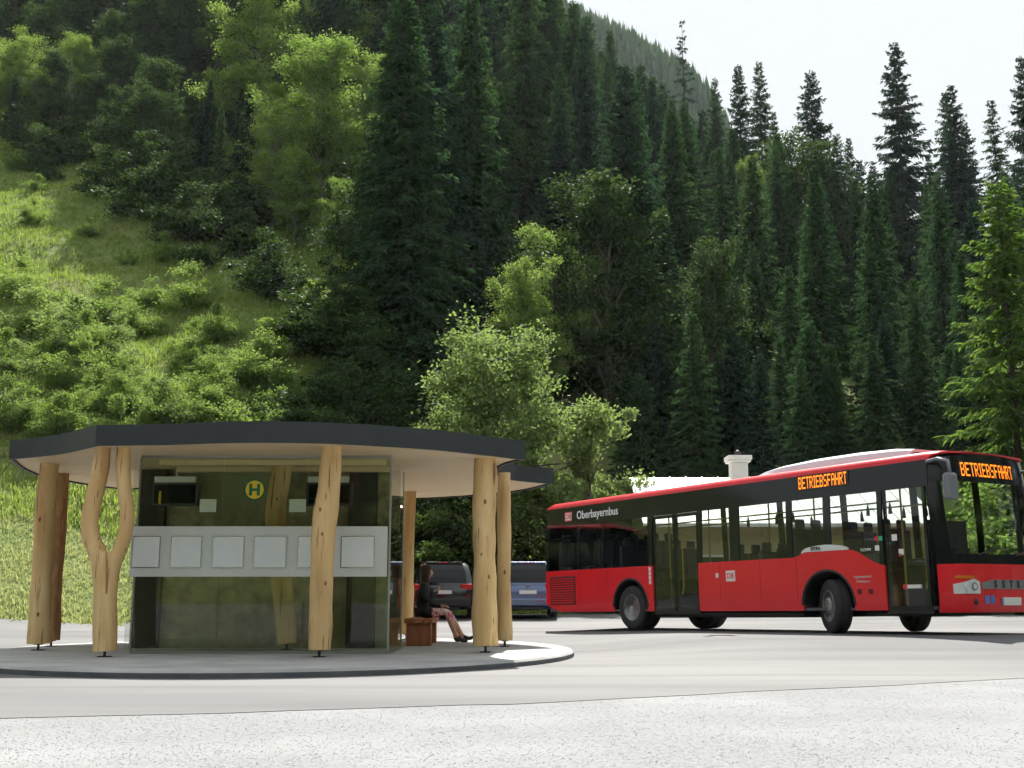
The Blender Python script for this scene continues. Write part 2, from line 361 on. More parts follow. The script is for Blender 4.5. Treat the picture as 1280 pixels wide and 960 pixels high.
GRAVEL_Z = -.0045
xs = np.arange(-40, 41, .8); ts = np.linspace(0, 1, 40); X, T = np.meshgrid(xs, ts)
Y = -28 * (1 - T) + (edge_near(X) + .15) * T; Z = ground(X, Y) + GRAVEL_Z
V = np.stack([X.ravel(), Y.ravel(), Z.ravel()], 1); n = len(xs); i = (np.arange(39)[:, None] * n + np.arange(n - 1)[None]).ravel()
tag(link_mesh('gravel_ground', np_mesh('gravel_ground', V, np.stack([i, i + 1, i + n + 1, i + n], 1), False), 'gravel'), kind='structure')
def stones(name, N, smin, smax, material, label, seed):
    rg = np.random.RandomState(seed)
    y = 4.6 + 8 * rg.uniform(0, 1, N * 3) ** 1.4; x = rg.uniform(-.56, .56, N * 3) * (y + .5)
    ok = y < edge_near(x) - .03; x, y = x[ok][:N], y[ok][:N]; N = len(x)
    oc = np.array([(1, 0, 0), (.1, 1, .05), (-1, .1, 0), (0, -1, 0), (.1, .1, .8), (0, 0, -.8)], float)
    fc = np.array([(0, 1, 4), (1, 2, 4), (2, 3, 4), (3, 0, 4), (1, 0, 5), (2, 1, 5), (3, 2, 5), (0, 3, 5)])
    s = rg.uniform(smin, smax, N) * rg.uniform(.6, 1, N); a = rg.uniform(0, 6.28, N)
    P = oc[None] * rg.uniform(.6, 1.25, (N, 6, 1)) * s[:, None, None]
    c, sn = np.cos(a)[:, None], np.sin(a)[:, None]
    V = np.stack([P[..., 0] * c - P[..., 1] * sn + x[:, None], P[..., 0] * sn + P[..., 1] * c + y[:, None], P[..., 2] * .5 + (ground(x, y) + GRAVEL_Z)[:, None] + s[:, None] * .12], 2).reshape(-1, 3)
    Fc = (fc[None] + 6 * np.arange(N)[:, None, None]).reshape(-1, 3)
    tag(link_mesh(name, np_mesh(name, V, Fc), material), label, 'gravel', kind='stuff')
stones('gravel_stones', 46000, .003, .008, 'stone', 'pale crushed stones scattered over the gravel foreground', 1)
stones('dark_gravel_stones', 220, .005, .011, 'dark_stone', 'few dark grey stones among the pale gravel', 2)

# ------------------------------------------------------------------ bus shelter
SLAB_Z, ROOF_Z = .08, 2.68
pts = []
for k in range(72):
    a = 2 * math.pi * k / 72; pts.append((-3.25 + 4.12 * math.cos(a), 16.65 + 4.9 * math.sin(a)))
plat = MB()
rows = [[(x, y, z) for x, y in pts + pts[:1]] for z in (-.03, .055)]
inner = [(-3.25 + (x + 3.25) * .994, 16.65 + (y - 16.65) * .994, SLAB_Z) for x, y in pts]
plat.grid(rows + [inner + inner[:1]]); plat.f.append(tuple(range(len(plat.v) - 73, len(plat.v) - 1)))
mat('slab_edge_shade', (.09, .095, .105), (.13, .135, .145), 3, .8)  # slab concrete darkened, the rim's shade put into the colour
plat_o = plat.build('shelter_platform', 'slab')
eb = MB().grid([[(-3.25 + (x + 3.25) * f, 16.65 + (y - 16.65) * f, z) for x, y in pts + pts[:1]] for f, z in ((1.0025, -.03), (1.0025, .052), (1.0, .0535))])
eb.build('edge_shade_band', 'slab_edge_shade', plat_o)  # thin added strip that paints the shade along the platform rim
tag(plat_o, 'low oval concrete platform under the bus shelter', 'platform')

shelter = tag(empty('bus_shelter', (0, 0, 0)), 'timber-post bus shelter with wavy dark-edged flat roof and glass box', 'bus shelter')
def spline(P, n=12):
    """Catmull-Rom through 2-D points"""
    out = []
    for i in range(len(P) - 1):
        p0 = P[max(i - 1, 0)]; p1 = P[i]; p2 = P[i + 1]; p3 = P[min(i + 2, len(P) - 1)]
        for k in range(n):
            t = k / n
            out.append(tuple(.5 * (2 * b + (c - a) * t + (2 * a - 5 * b + 4 * c - d) * t * t + (3 * b - a - 3 * c + d) * t ** 3) for a, b, c, d in zip(p0, p1, p2, p3)))
    return out + [tuple(P[-1])]
def rp2(px, py): p = atz(px, py, ROOF_Z - .02); return (p.x, p.y)
cA, cB, cC, cD = rp2(119, 557), rp2(657, 575), rp2(11, 574), rp2(692, 605)
front = spline([cA, (-4.3, 13.95), rp2(300, 553), rp2(413, 554.5), (-1.15, 14.35), (-.45, 14.92), cB])
notch = spline([cB, (-.08, 16.1), (-.22, 17.1), (-.02, 18.2), cD], 8)
back = spline([cD, (-.1, 20.6), (-1.87, 21.9), (-4, 22.0), (-5.9, 21.0), (-7.0, 19.6), (-7.35, 17.5), cC], 8)
left = spline([cC, rp2(47, 570.5), rp2(80, 566), cA], 6)
outline = front[:-1] + notch[:-1] + back[:-1] + left[:-1]
def inset(P, d):
    out = []; n = len(P)
    for i in range(n):
        a, b, c = Vector(P[i - 1]), Vector(P[i]), Vector(P[(i + 1) % n])
        t = ((b - a).normalized() + (c - b).normalized()); t = t.normalized() if t.length > .2 else (c - b).normalized()
        out.append((b.x - t.y * d, b.y + t.x * d))
    return out
def poly_mesh(P, z):
    bm = bmesh.new(); vs_ = [bm.verts.new((x, y, z)) for x, y in P]; f = bm.faces.new(vs_)
    bmesh.ops.triangulate(bm, faces=[f]); me = bpy.data.meshes.new('sheet'); bm.to_mesh(me); bm.free(); return me
inn = inset(outline, .05)
ring = outline + outline[:1]; rin = inn + inn[:1]
fas = MB(); z0, z1 = ROOF_Z - .02, ROOF_Z + .24
fas.grid([[(x, y, z0) for x, y in rin], [(x, y, z0) for x, y in ring], [(x, y, z1) for x, y in ring], [(x, y, z1) for x, y in rin]])
roof = link_mesh('roof', poly_mesh(inn, z1 - .004), 'slate_metal', shelter)
fas.build('fascia', 'slate_metal', roof)
me = poly_mesh(inn, ROOF_Z); link_mesh('ceiling', me, 'ceiling', roof)
# beams under the ceiling inside the glass box
for yy in (15.75, 16.6):
    MB().box(-4.9, -1.75, yy - .05, yy + .05, ROOF_Z - .07, ROOF_Z - .002).build('ceiling_batten', 'ceiling', roof)

def post(name, y, path, rads, seed, material='wood', wob=.055, knots=(), branch=None):
    """path: (px, py) pixels on the plane y, bottom to top"""
    P = [aty(px, py, y) for px, py in path]
    zs = [p.z for p in P]; n = 26; pl = []; rr = []
    for k in range(n):
        z = SLAB_Z + .09 + (ROOF_Z + .002 - SLAB_Z - .09) * k / (n - 1)
        x = float(np.interp(z, zs, [p.x for p in P])); pl.append(Vector((x, y, z))); rr.append(float(np.interp(z, zs, rads)))
    for i in range(2):
        pl = [pl[0]] + [Vector(((pl[i - 1].x + 2 * pl[i].x + pl[i + 1].x) / 4, pl[i].y, pl[i].z)) for i in range(1, n - 1)] + [pl[-1]]
        rr = [rr[0]] + [(rr[i - 1] + 2 * rr[i] + rr[i + 1]) / 4 for i in range(1, n - 1)] + [rr[-1]]
    m = MB().tube(pl, rr, 14, wob, seed)
    o = m.build('post', material, shelter, angle=50)
    b = pl[0]; rg = random.Random(seed)
    ft = MB().box(b.x - .05, b.x + .05, y - .05, y + .05, b.z - .012, b.z + .004).tube([(b.x, y, SLAB_Z), (b.x, y, b.z)], .018, 8).box(b.x - .07, b.x + .07, y - .07, y + .07, SLAB_Z, SLAB_Z + .012)
    ft.build('post_foot', 'dark_steel', o)
    for kz, da in knots:
        i = min(range(n), key=lambda q: abs(pl[q].z - kz)); c = pl[i] + Vector((math.sin(da), -math.cos(da), 0)) * (rr[i] * .97)
        kn = MB().lathe([(.001, .022), (.018, .018), (.028, .004), (.03, -.02)], 'y', 9, close=False)
        kf = rg.uniform(.55, 1.15); kn.v = [tuple(c + Vector((vx * .8 * kf, -vy, vz * 1.5 * kf))) for vx, vy, vz in kn.v]; kn.build('knot', 'knot', o, smooth=True)
    return o
post('post', 16.2, [(48, 808), (54, 690), (62, 575)], [.155, .145, .135], 11, knots=((.55, .2), (1.9, -.2)))
post('post', 17.5, [(64, 803), (71, 690), (79, 588)], [.12, .11, .10], 12, 'bark', .05)
post('post', 14.35, [(399, 817), (402, 740), (404, 655), (412, 612), (415, 556)], [.135, .14, .165, .135, .125], 13, knots=((1.55, .1), (1.85, -.3), (.95, .5)))
post('post', 16.3, [(359, 812), (354, 740), (343, 650), (346, 625), (356, 572)], [.14, .14, .15, .14, .13], 14, knots=((2.2, .2),))
post('post', 20.5, [(508, 797), (509, 700), (513, 610)], [.12, .115, .11], 15)
post('post', 15.6, [(607, 812), (605, 690), (606, 572)], [.165, .16, .15], 16, wob=.07, knots=((1.35, -.2), (1.1, .4), (2.1, .1)))
post('post', 17.4, [(631, 806), (630, 700), (630, 588)], [.11, .105, .10], 17, knots=((1.2, .1),))
# forked post
y = 14.4
tr = [aty(*p, y) for p in ((131, 814), (131, 760), (132, 720), (132, 690))]
lf = [aty(*p, y) for p in ((129, 745), (124, 700), (114, 672), (113, 645), (119, 615), (126, 585), (129, 557))]
rt = [aty(*p, y) for p in ((136, 745), (142, 705), (153, 680), (159, 650), (156, 615), (154, 585), (155, 557))]
def smooth_path(P, n=5):
    q = spline([tuple(p) for p in P], n); return q
fk = MB().tube(smooth_path(tr), list(np.linspace(.145, .13, 16)), 14, .03, 21)
L1 = smooth_path(lf); L2 = smooth_path(rt)
fk.tube(L1, list(np.interp(np.linspace(0, 1, len(L1)), [0, .3, .6, 1], [.11, .105, .11, .095])), 12, .04, 22)
fk.tube(L2, list(np.interp(np.linspace(0, 1, len(L2)), [0, .3, .6, 1], [.10, .085, .09, .085])), 12, .04, 23)
fo = fk.build('post', 'wood', shelter, angle=60); fo['label'] = 'forked peeled trunk post splitting into two prongs'
MB().tube([aty(133, 742, y - .135), aty(134, 715, y - .13), aty(133, 690, y - .12)], [.012, .022, .01], 6).build('bark_seam', 'bark', fo)
b = tr[0]; MB().tube([(b.x, y, SLAB_Z), (b.x, y, b.z)], .018, 8).box(b.x - .07, b.x + .07, y - .07, y + .07, SLAB_Z, SLAB_Z + .012).build('post_foot', 'dark_steel', fo)

# glass box
GX0, GX1, GY0, GY1 = -4.98, -1.62, 15.2, 16.95
gtop = ROOF_Z - .03
for k in range(3):
    a = GX0 + (GX1 - GX0) * k / 3; c = GX0 + (GX1 - GX0) * (k + 1) / 3
    MB().box(a + .006, c - .006, GY0 - .006, GY0 + .006, SLAB_Z + .03, gtop).build('glass_pane', 'shelter_glass', shelter)
MB().box(GX1 - .006, GX1 + .006, GY0 + .02, GY1, SLAB_Z + .03, gtop).build('glass_pane', 'shelter_glass', shelter)
WX0 = -5.66
MB().prism([(GX0 - .006, GY0 + .02), (GX0 + .006, GY0 + .02), (WX0 + .012, GY1), (WX0, GY1)], 'z', SLAB_Z + .03, gtop).build('glass_pane', 'shelter_glass', shelter)
MB().box(GX0, GX1, GY0 - .03, GY0 + .03, SLAB_Z, SLAB_Z + .03).build('floor_rail', 'steel', shelter)
MB().box(GX1 - .03, GX1 + .03, GY0 + .03, GY1, SLAB_Z, SLAB_Z + .03).build('floor_rail', 'steel', shelter)
for gx in (GX1, GX0):
    MB().box(gx - .012, gx + .012, GY0 - .02, GY0 + .015, SLAB_Z + .03, gtop).build('corner_profile', 'steel', shelter)
MB().box(GX0, GX1, GY0 - .02, GY0 + .02, gtop, ROOF_Z - .002).build('head_rail', 'steel', shelter)
# dark back wall with a brown panel and posts
MB().box(WX0, GX1 - .05, GY1 + .03, GY1 + .12, SLAB_Z, ROOF_Z - .002).build('back_wall', 'brown_panel', shelter)
MB().box(WX0 + .10, WX0 + .52, GY1 - .09, GY1 + .02, SLAB_Z, ROOF_Z - .01).build('wall_post', 'dark_panel', shelter)
MB().box(GX1 - .80, GX1 - .38, GY1 - .09, GY1 + .02, SLAB_Z, ROOF_Z - .01).build('wall_post', 'dark_panel', shelter)
# notice band
bz0, bz1 = 1.07, 1.73
band = MB().box(GX0 - .06, GX1 - .03, GY0 - .04, GY0 - .012, bz0, bz1).build('notice_band', 'grey_band', shelter, bevel=.004)
for a, c in ((163, 200), (213, 252), (265, 305), (317, 358), (372, 411), (426, 468)):
    p0, p1 = aty(max(a, 165), 690, GY0 - .05), aty(c, 690, GY0 - .05)
    MB().box(p0.x, p1.x, GY0 - .052, GY0 - .0405, 1.185, 1.60).build('poster_frame', 'chrome', band)
    MB().box(p0.x + .012, p1.x - .012, GY0 - .056, GY0 - .0525, 1.197, 1.588).build('poster_sheet', 'paper', band)
glass_mat('frosted', (.40, .43, .42), 1.4)
MB().box(GX1 - .022, GX1 - .012, GY0 + .05, GY1, bz0, bz1).build('side_film', 'frosted', shelter)

# things inside the glass box
def info_sheet(px, py, w, h, label):
    c = aty(px, py, GY0 + .03)
    o = MB().box(-w / 2, w / 2, -.004, .004, -h / 2, h / 2).build('notice_sheet', 'white', loc=c)
    for k in range(4): MB().box(-w * .38, w * (.38 - .12 * (k % 2)), -.0052, -.0042, h * (.3 - .2 * k), h * (.34 - .2 * k)).build('text_line', 'grey_band', o)
    tag(o, label, 'notice', 'small notices on the shelter glass')
info_sheet(260, 632, .22, .17, 'small white notice on the glass near the round stop sign and ticket screen')
info_sheet(372, 632, .22, .17, 'small white notice beside the trunk post inside the glass')
def screen(px, py, label):
    c = aty(px, py, GY1 - .25); o = tag(empty('ceiling_screen', (c.x, c.y, c.z)), label, 'screen', 'screens hung from the shelter ceiling')
    MB().box(-.34, .34, -.05, .05, -.17, .17).build('housing', 'interior', o, bevel=.01)
    MB().box(-.30, .30, -.056, -.051, -.135, .135).build('screen_face', 'bus_dark', o)
    MB().box(-.32, .28, -.03, .03, .172, .26).build('top_light', 'white', o)
    MB().box(-.02, .02, -.015, .015, .262, ROOF_Z - .004 - c.z).build('hanger', 'steel', o)
screen(220, 618, 'dark display screen hanging behind glass near the forked post')
screen(412, 618, 'dark display screen hanging behind glass behind the straight trunk post')
c = aty(318, 612, GY0 - .03)
hs = tag(empty('stop_sign', (c.x, GY0 - .012, c.z)), 'round yellow stop sign with green H on the shelter glass', 'sign')
MB().lathe([(.001, -.004), (.142, -.004), (.142, .004), (.001, .004)], 'y', 32, close=False).build('disc', 'sign_yellow', hs)
MB().lathe([(.142, -.007), (.142, .005), (.122, .005), (.122, -.007), (.142, -.007)], 'y', 32, close=False).build('ring', 'sign_green', hs)
h = MB()
for sx in (-1, 1): h.box(sx * .052 - .02, sx * .052 + .02, -.0075, -.0045, -.078, .078)
h.box(-.0315, .0315, -.0075, -.0045, -.018, .018); h.build('letter', 'sign_green', hs)
c = aty(200, 622, GY1 - .35); e = tag(MB().lathe([(.001, -.012), (.13, -.012), (.13, .012), (.001, .012)], 'x', 24, close=False).build('edge_on_sign', 'sign_yellow', loc=c), 'small yellow round sign seen edge-on before the dark screen', 'sign')
e.scale = (1, .25, .75)

MB().box(GX1 - .012, GX1 + .012, GY1, GY1 + .024, SLAB_Z + .03, gtop).build('corner_profile', 'steel', shelter)
# bench
bn = tag(empty('timber_bench', (-1.42, 18.35, SLAB_Z)), 'reddish timber block bench under the shelter roof', 'bench')
for k in range(3): MB().box(-.22 + k * .15, -.08 + k * .15, -.75, .75, .335, .405).build('seat_plank', 'red_wood', bn, bevel=.008)
for yy in (-.68, .45): MB().box(-.19, .19, yy, yy + .2, 0, .333).build('leg', 'red_wood', bn, bevel=.01)

# ------------------------------------------------------------------ person on the bench, facing +x
def build_person():
    S = {'pelvis': (0, 0, .53, .135), 'waist': (.0, 0, .68, .145), 'chest': (.03, 0, .87, .165), 'neck0': (.05, 0, 1.03, .075), 'neck1': (.075, 0, 1.09, .052), 'head0': (.095, 0, 1.15, .075), 'head1': (.105, 0, 1.21, .09), 'head2': (.10, 0, 1.28, .07),
         'chin': (.15, 0, 1.135, .04), 'nose': (.195, 0, 1.19, .016)}
    E_ = [('pelvis', 'waist'), ('waist', 'chest'), ('chest', 'neck0'), ('neck0', 'neck1'), ('neck1', 'head0'), ('head0', 'head1'), ('head1', 'head2'), ('head0', 'chin'), ('head1', 'nose')]
    for s, t in ((-1, 'r'), (1, 'l')):
        y = s * .1
        S['hip' + t] = (.05, s * .1, .52, .10); S['thigh' + t] = (.24, s * .11, .53, .085); S['knee' + t] = (.45, s * .12, .54, .064)
        fx = .62 if s < 0 else .72
        S['calf' + t] = (.45 + (fx - .45) * .45, s * .11, .34, .058); S['ankle' + t] = (fx, s * .10, .10, .036)
        S['heel' + t] = (fx - .03, s * .10, .045, .036); S['ball' + t] = (fx + .12, s * .11, .055 + (.03 if s > 0 else 0), .036); S['toe' + t] = (fx + .19, s * .11, .06 + (.06 if s > 0 else 0), .026)
        S['shoulder' + t] = (.03, s * .175, .97, .072); S['upper' + t] = (.05, s * .22, .83, .056)
        E_ += [('pelvis', 'hip' + t), ('hip' + t, 'thigh' + t), ('thigh' + t, 'knee' + t), ('knee' + t, 'calf' + t), ('calf' + t, 'ankle' + t), ('ankle' + t, 'heel' + t), ('ankle' + t, 'ball' + t), ('ball' + t, 'toe' + t), ('chest', 'shoulder' + t), ('shoulder' + t, 'upper' + t)]
    S['elbowr'] = (.13, -.25, .72, .055); S['forer'] = (.21, -.18, .80, .048); S['wristr'] = (.265, -.11, .875, .032); S['palmr'] = (.285, -.085, .905, .034)
    S['elbowl'] = (.10, .25, .68, .048); S['forel'] = (.22, .20, .64, .042); S['wristl'] = (.33, .13, .64, .030); S['palml'] = (.385, .10, .64, .034)
    for t in 'rl': E_ += [('upper' + t, 'elbow' + t), ('elbow' + t, 'fore' + t), ('fore' + t, 'wrist' + t), ('wrist' + t, 'palm' + t)]
    # fingers
    for t, base, d, side, curl in (('r', Vector((.285, -.085, .905)), Vector((.2, .45, .79)), Vector((.3, -.9, .2)), Vector((-.6, .5, .2))), ('l', Vector((.385, .10, .64)), Vector((.9, -.4, -.1)), Vector((.3, .8, 0)), Vector((.1, 0, -1)))):
        d.normalize(); side.normalize()
        for k, ln in enumerate((.062, .07, .065, .05)):
            o = base + side * (.024 - .016 * k) + d * .03; m = o + d * ln * .55; e = m + (d * .5 + curl * .6).normalized() * ln * .5
            S[f'fa{k}{t}'] = (*o, .010); S[f'fb{k}{t}'] = (*m, .0088); S[f'fc{k}{t}'] = (*e, .0075); E_ += [('palm' + t, f'fa{k}{t}'), (f'fa{k}{t}', f'fb{k}{t}'), (f'fb{k}{t}', f'fc{k}{t}')]
        o = base + side * .035; m = o + (d * .7 + side * .6).normalized() * .035; S['ta' + t] = (*o, .012); S['tb' + t] = (*m, .009); E_ += [('palm' + t, 'ta' + t), ('ta' + t, 'tb' + t)]
    names = list(S); me = bpy.data.meshes.new('body'); me.from_pydata([S[n][:3] for n in names], [(names.index(a), names.index(b)) for a, b in E_], [])
    ob = bpy.data.objects.new('body', me); col.objects.link(ob)
    ob.modifiers.new('skin', 'SKIN'); ob.modifiers.new('sub', 'SUBSURF').levels = 2
    for i, n in enumerate(names):
        r = S[n][3]; sv = me.skin_vertices[0].data[i]; sv.radius = (r, r); sv.use_root = n == 'pelvis'
    dg = bpy.context.evaluated_depsgraph_get(); m2 = bpy.data.meshes.new_from_object(ob.evaluated_get(dg)); bpy.data.objects.remove(ob)
    for k in ('jacket', 'floral', 'skin', 'shoe'): m2.materials.append(MATS[k])
    seg = [(Vector(S[a][:3]), Vector(S[b][:3]), a, b) for a, b in E_]
    def kind(a, b, p):
        if b[:4] in ('heel', 'ball', 'toel', 'toer') or a[:4] in ('ball',): return 3
        if a[:2] in ('fa', 'fb', 'ta') or a[:4] in ('palm', 'neck', 'head') or b[:4] in ('neck', 'palm'): return 2 if b != 'neck0' else 0
        if a[:5] == 'ankle' or (a[:4] in ('calf',)): return 2
        if a[:4] == 'knee': return 1 if p.z > .40 else 2
        if a[:3] == 'hip' or a[:5] == 'thigh' or b[:3] == 'hip': return 0 if p.x < .2 else 1
        return 0
    for f in m2.polygons:
        c = f.center; best = None
        for A, B, a, b in seg:
            ab = B - A; t = max(0, min(1, (c - A).dot(ab) / max(ab.length_squared, 1e-9))); d = (A + ab * t - c).length
            if best is None or d < best[0]: best = (d, a, b)
        f.material_index = kind(best[1], best[2], c); f.use_smooth = True
    root = tag(empty('person', (-1.44, 18.45, SLAB_Z)), 'seated person in black jacket and floral trousers on the timber bench', 'person')
    root.scale = (.92, .95, .92)
    b = link_mesh('body', m2, None, root)
    # hair: cap that covers the back and top of the head, shoulder length
    hm = MB(); rows = []
    for i in range(9):
        v = i / 8; row = []
        for k in range(17):
            a = -2.25 + 4.5 * k / 16 + math.pi
            r = [.02, .07, .095, .105, .105, .10, .095, .085, .07][i]; z = [1.345, 1.335, 1.30, 1.25, 1.20, 1.14, 1.08, 1.03, 1.0][i]
            row.append((.085 + math.cos(a) * r * 1.1 - .02 * v, math.sin(a) * r * .92, z + .006 * math.sin(k * 2.1)))
        rows.append(row)
    hm.slab(rows, lambda p: (p[0] * .9 + .0085, p[1] * .88, p[2] - .012)); hm.build('hair', 'hair', b, smooth=True)
    for s in (-1, 1):
        MB().lathe([(.001, -.004), (.009, -.003), (.011, .003), (.001, .006)], 'x', 10, (.182, s * .032, 1.215), False).build('eye', 'shoe', b, smooth=True)
    MB().box(.176, .184, -.022, .022, 1.152, 1.160).build('mouth', 'floral', b)
    return root
build_person()

# ------------------------------------------------------------------ bus (local x forward, y left, z up; doors on the right side, y < 0)
HW = 1.275
def build_bus():
    bus = empty('city_bus')
    def strip(xs, lo, hi, name, m, y=-HW, th=.035, parent=None, nz=1, bev=0):
        b = MB(); sg = 1 if y < 0 else -1
        rows = [[(x, y + bulge((lo(x) + (hi(x) - lo(x)) * j / nz)) * sg, lo(x) + (hi(x) - lo(x)) * j / nz) for x in xs] for j in range(nz + 1)]
        b.slab(rows, lambda p: (p[0], p[1] + sg * th, p[2])); return b.build(name, m, parent or bus, angle=35)
    def bulge(z): return .03 * max(0, (.62 - z) / .3) ** 2 + .05 * max(0, (z - 1.5) / 1.4) ** 1.5      # tumblehome
    def arch(cx, r, zc=.50, base=.40):
        return lambda x: zc + math.sqrt(max(0, r * r - (x - cx) ** 2)) if abs(x - cx) < r else base
    RW, FW = -2.5, 3.22
    a1, a2 = arch(RW, .60), arch(FW, .60)
    def bot(x):
        z = max(a1(x), a2(x), .40)
        if x < -5.1: z = max(z, .40 + .2 * ((-5.1 - x) / .75) ** 1.6)
        return z
    def frange(a, b, extra=()):
        s = set(np.round(np.arange(a, b, .12), 3)) | {a, b}
        for c in (RW, FW):
            for k in range(25):
                x = c - .6 * math.cos(math.pi * k / 24); 
                if a < x < b: s.add(round(x, 3))
            for x in (c - .6005, c + .6005):
                if a < x < b: s.add(x)
        return sorted(s)
    def belt(x):
        if x < 2.45: return 1.375
        if x < 2.75: t = (x - 2.45) / .3; return 1.375 + .085 * t * t * (3 - 2 * t)
        if x < 3.75: return 1.46
        t = min(1, (x - 3.75) / .8); return 1.46 - .30 * t * t * (3 - 2 * t)
    beltL = lambda x: 1.375
    # red lower sides
    strip(frange(-5.78, -1.69), bot, beltL, 'side_panel', 'bus_red', nz=4)
    strip(frange(-.22, 4.53), bot, belt, 'side_panel', 'bus_red', nz=4)
    strip(frange(-5.78, 5.45), bot, beltL, 'side_panel', 'bus_red', y=HW, nz=4)
    # panel joints, fuel flap, vents, stickers on the right side
    for x in (-4.42, -3.3, .42, 1.55, 2.5): MB().box(x - .004, x + .004, -HW - .0015, -HW + .01, .62, 1.37).build('panel_joint', 'grille', bus)
    g = MB().box(-5.62, -4.56, -HW - .012, -HW + .01, .56, 1.24).build('engine_grille', 'grille', bus, bevel=.02)
    for k in range(11): MB().box(-5.57, -4.61, -HW - .022, -HW - .0125, .60 + k * .056, .622 + k * .056).build('grille_slat', 'bus_red', g)
    # arch liners and wheels
    for cx in (RW, FW):
        for sg in (-1, 1):
            b = MB(); rows = []
            for k in range(17):
                a = math.pi * k / 16; rows.append([(cx + .598 * math.cos(a), sg * (HW - .01), .50 + .598 * math.sin(a)), (cx + .598 * math.cos(a), sg * .62, .50 + .598 * math.sin(a))])
            b.grid(rows); b.build('wheel_arch', 'black', bus, fix=False)
            MB().box(cx - .62, cx + .62, sg * .60, sg * .62, .3, 1.12).build('arch_liner', 'black', bus)
            rim = MB()
            for k in range(17):
                a = math.pi * k / 16
            rows = [[(cx + r * math.cos(math.pi * k / 16), sg * (HW + d), .50 + r * math.sin(math.pi * k / 16)) for k in range(17)] for r, d in ((.585, -.02), (.60, .012), (.635, .008), (.64, -.01))]
            rim.grid(rows).build('arch_lip', 'black', bus, smooth=True, fix=False)
    def wheel(cx, yc, w, steer=0, sgn=-1, deep=False):
        r = .48
        e = empty('wheel', (cx, yc, r), steer); e.parent = bus
        MB().lathe([(.285, -w / 2), (.40, -w / 2 - .008), (.455, -w / 2 + .01), (.478, -w / 2 + .04), (.48, -w / 6), (.468, -w / 6 + .008), (.48, -w / 6 + .02), (.48, w / 6), (.478, w / 2 - .04), (.455, w / 2 - .01), (.40, w / 2 + .008), (.285, w / 2)], 'y', 40, close=False).build('tyre', 'rubber', e, smooth=True)
        o = sgn * (w / 2)
        prof = [(.288, o * .98), (.27, o * 1.0), (.25, o * .8), (.235, o * .35), (.15, o * .25), (.15, o * .62), (.09, o * .68), (.09, o * .95), (.02, o * 1.0)] if deep else [(.288, o * .98), (.27, o * 1.04), (.24, o * .8), (.225, o * .7), (.16, o * .9), (.15, o * 1.1), (.08, o * 1.15), (.02, o * 1.17)]
        rm = MB().lathe(prof, 'y', 32).build('rim', 'rim', e, smooth=True)
        for k in range(10):
            a = 2 * math.pi * k / 10; MB().lathe([(.014, o * .2), (.014, o * (.5 if deep else 1.0))], 'y', 6, (.185 * math.cos(a), 0, .185 * math.sin(a))).build('wheel_nut', 'dark_steel', rm)
        return e
    wheel(RW, -.99, .50, deep=True); wheel(RW, .99, .50, sgn=1, deep=True)
    wheel(FW, -1.08, .28, R(-26)); wheel(FW, 1.08, .28, R(-26), 1)
    for cx in (RW, FW): MB().tube([(cx, -.95, .46), (cx, .95, .46)], .09, 10).build('axle', 'black', bus)
    # chassis, floor
    MB().box(-5.4, -3.2, -1.1, 1.1, .36, .62).build('engine_tray', 'black', bus, bevel=.05)
    MB().box(-1.8, 2.5, -1.15, 1.15, .28, .40).build('underfloor', 'black', bus, bevel=.05)
    MB().box(3.95, 5.3, -1.15, 1.15, .30, .40).build('underfloor', 'black', bus, bevel=.05)
    MB().box(-5.7, 5.45, -1.22, 1.22, .402, .45).build('floor', 'interior', bus)
    MB().box(-5.72, -3.2, -1.215, 1.215, .452, 1.0).build('engine_deck', 'interior', bus)
    # window band: top cover, pillars, panes
    zt0, zt1 = 2.44, 2.885
    strip(frange(-5.78, 5.50), lambda x: zt0, lambda x: zt1, 'top_cover', 'bus_dark', nz=4)
    zl = 2.80; strip(frange(-5.78, 5.50), lambda x: zl, lambda x: zt1, 'top_cover', 'bus_dark', y=HW, nz=4)
    right = [(-5.66, -4.50), (-4.38, -3.55), (-3.42, -1.86), (-.10, .74), (1.00, 2.28), (2.42, 3.20), (3.36, 4.43)]
    def pillar(a, b, lo, sg=-1):
        y = sg * HW
        strip([a, b], lo, lambda x: (zt0 if sg < 0 else zl) - .001, 'window_pillar', 'bus_dark', y=y, nz=3)
    ends = [-5.78] + [v for w in right for v in w]
    for a, b in ((-5.78, -5.66), (-4.50, -4.38), (-3.55, -3.42), (-1.86, -1.69), (-.22, -.10), (.74, 1.00), (2.28, 2.42), (3.20, 3.36), (4.43, 4.53)):
        pillar(a, b, lambda x: (belt(x) if a > -1 else 1.375) + .002)
    for a, b in right:
        n = 12; xs_ = [a + (b - a) * k / n for k in range(n + 1)]
        strip(xs_, lambda x: (belt(x) if a > -1 else 1.375) + .003, lambda x: zt0 - .001, 'window', 'bus_glass', y=-HW + .008, th=.006, nz=3)
        hp = MB().box(a + .08, b - .08, -HW + .035, -HW + .039, 2.13, 2.155)
        if b - a > 1: hp.build('window_rail', 'bus_dark', bus)
    leftw = [(-5.5, -3.9), (-3.75, -2.15), (-2.0, -.35), (-.2, 1.45), (1.6, 3.2), (3.35, 4.6), (4.72, 5.4)]
    prev = -5.78
    for a, b in leftw + [(5.5, 5.5)]:
        if prev < a: pillar(prev, a, lambda x: 1.377, 1)
        if b > a: strip([a, b], lambda x: 1.378, lambda x: zl - .001, 'window', 'clear_glass', y=HW - .008, th=.006, nz=3)
        prev = b
    # white lens-shaped strip above the front wheel
    xs_ = [2.64 + 1.12 * k / 20 for k in range(21)]
    s = strip(xs_, lambda x: belt(x) + .004, lambda x: belt(x) + .01 + .105 * math.sin(math.pi * (x - 2.62) / 1.16) ** .5, 'badge_strip', 'grey_band', y=-HW - .004, th=.02)
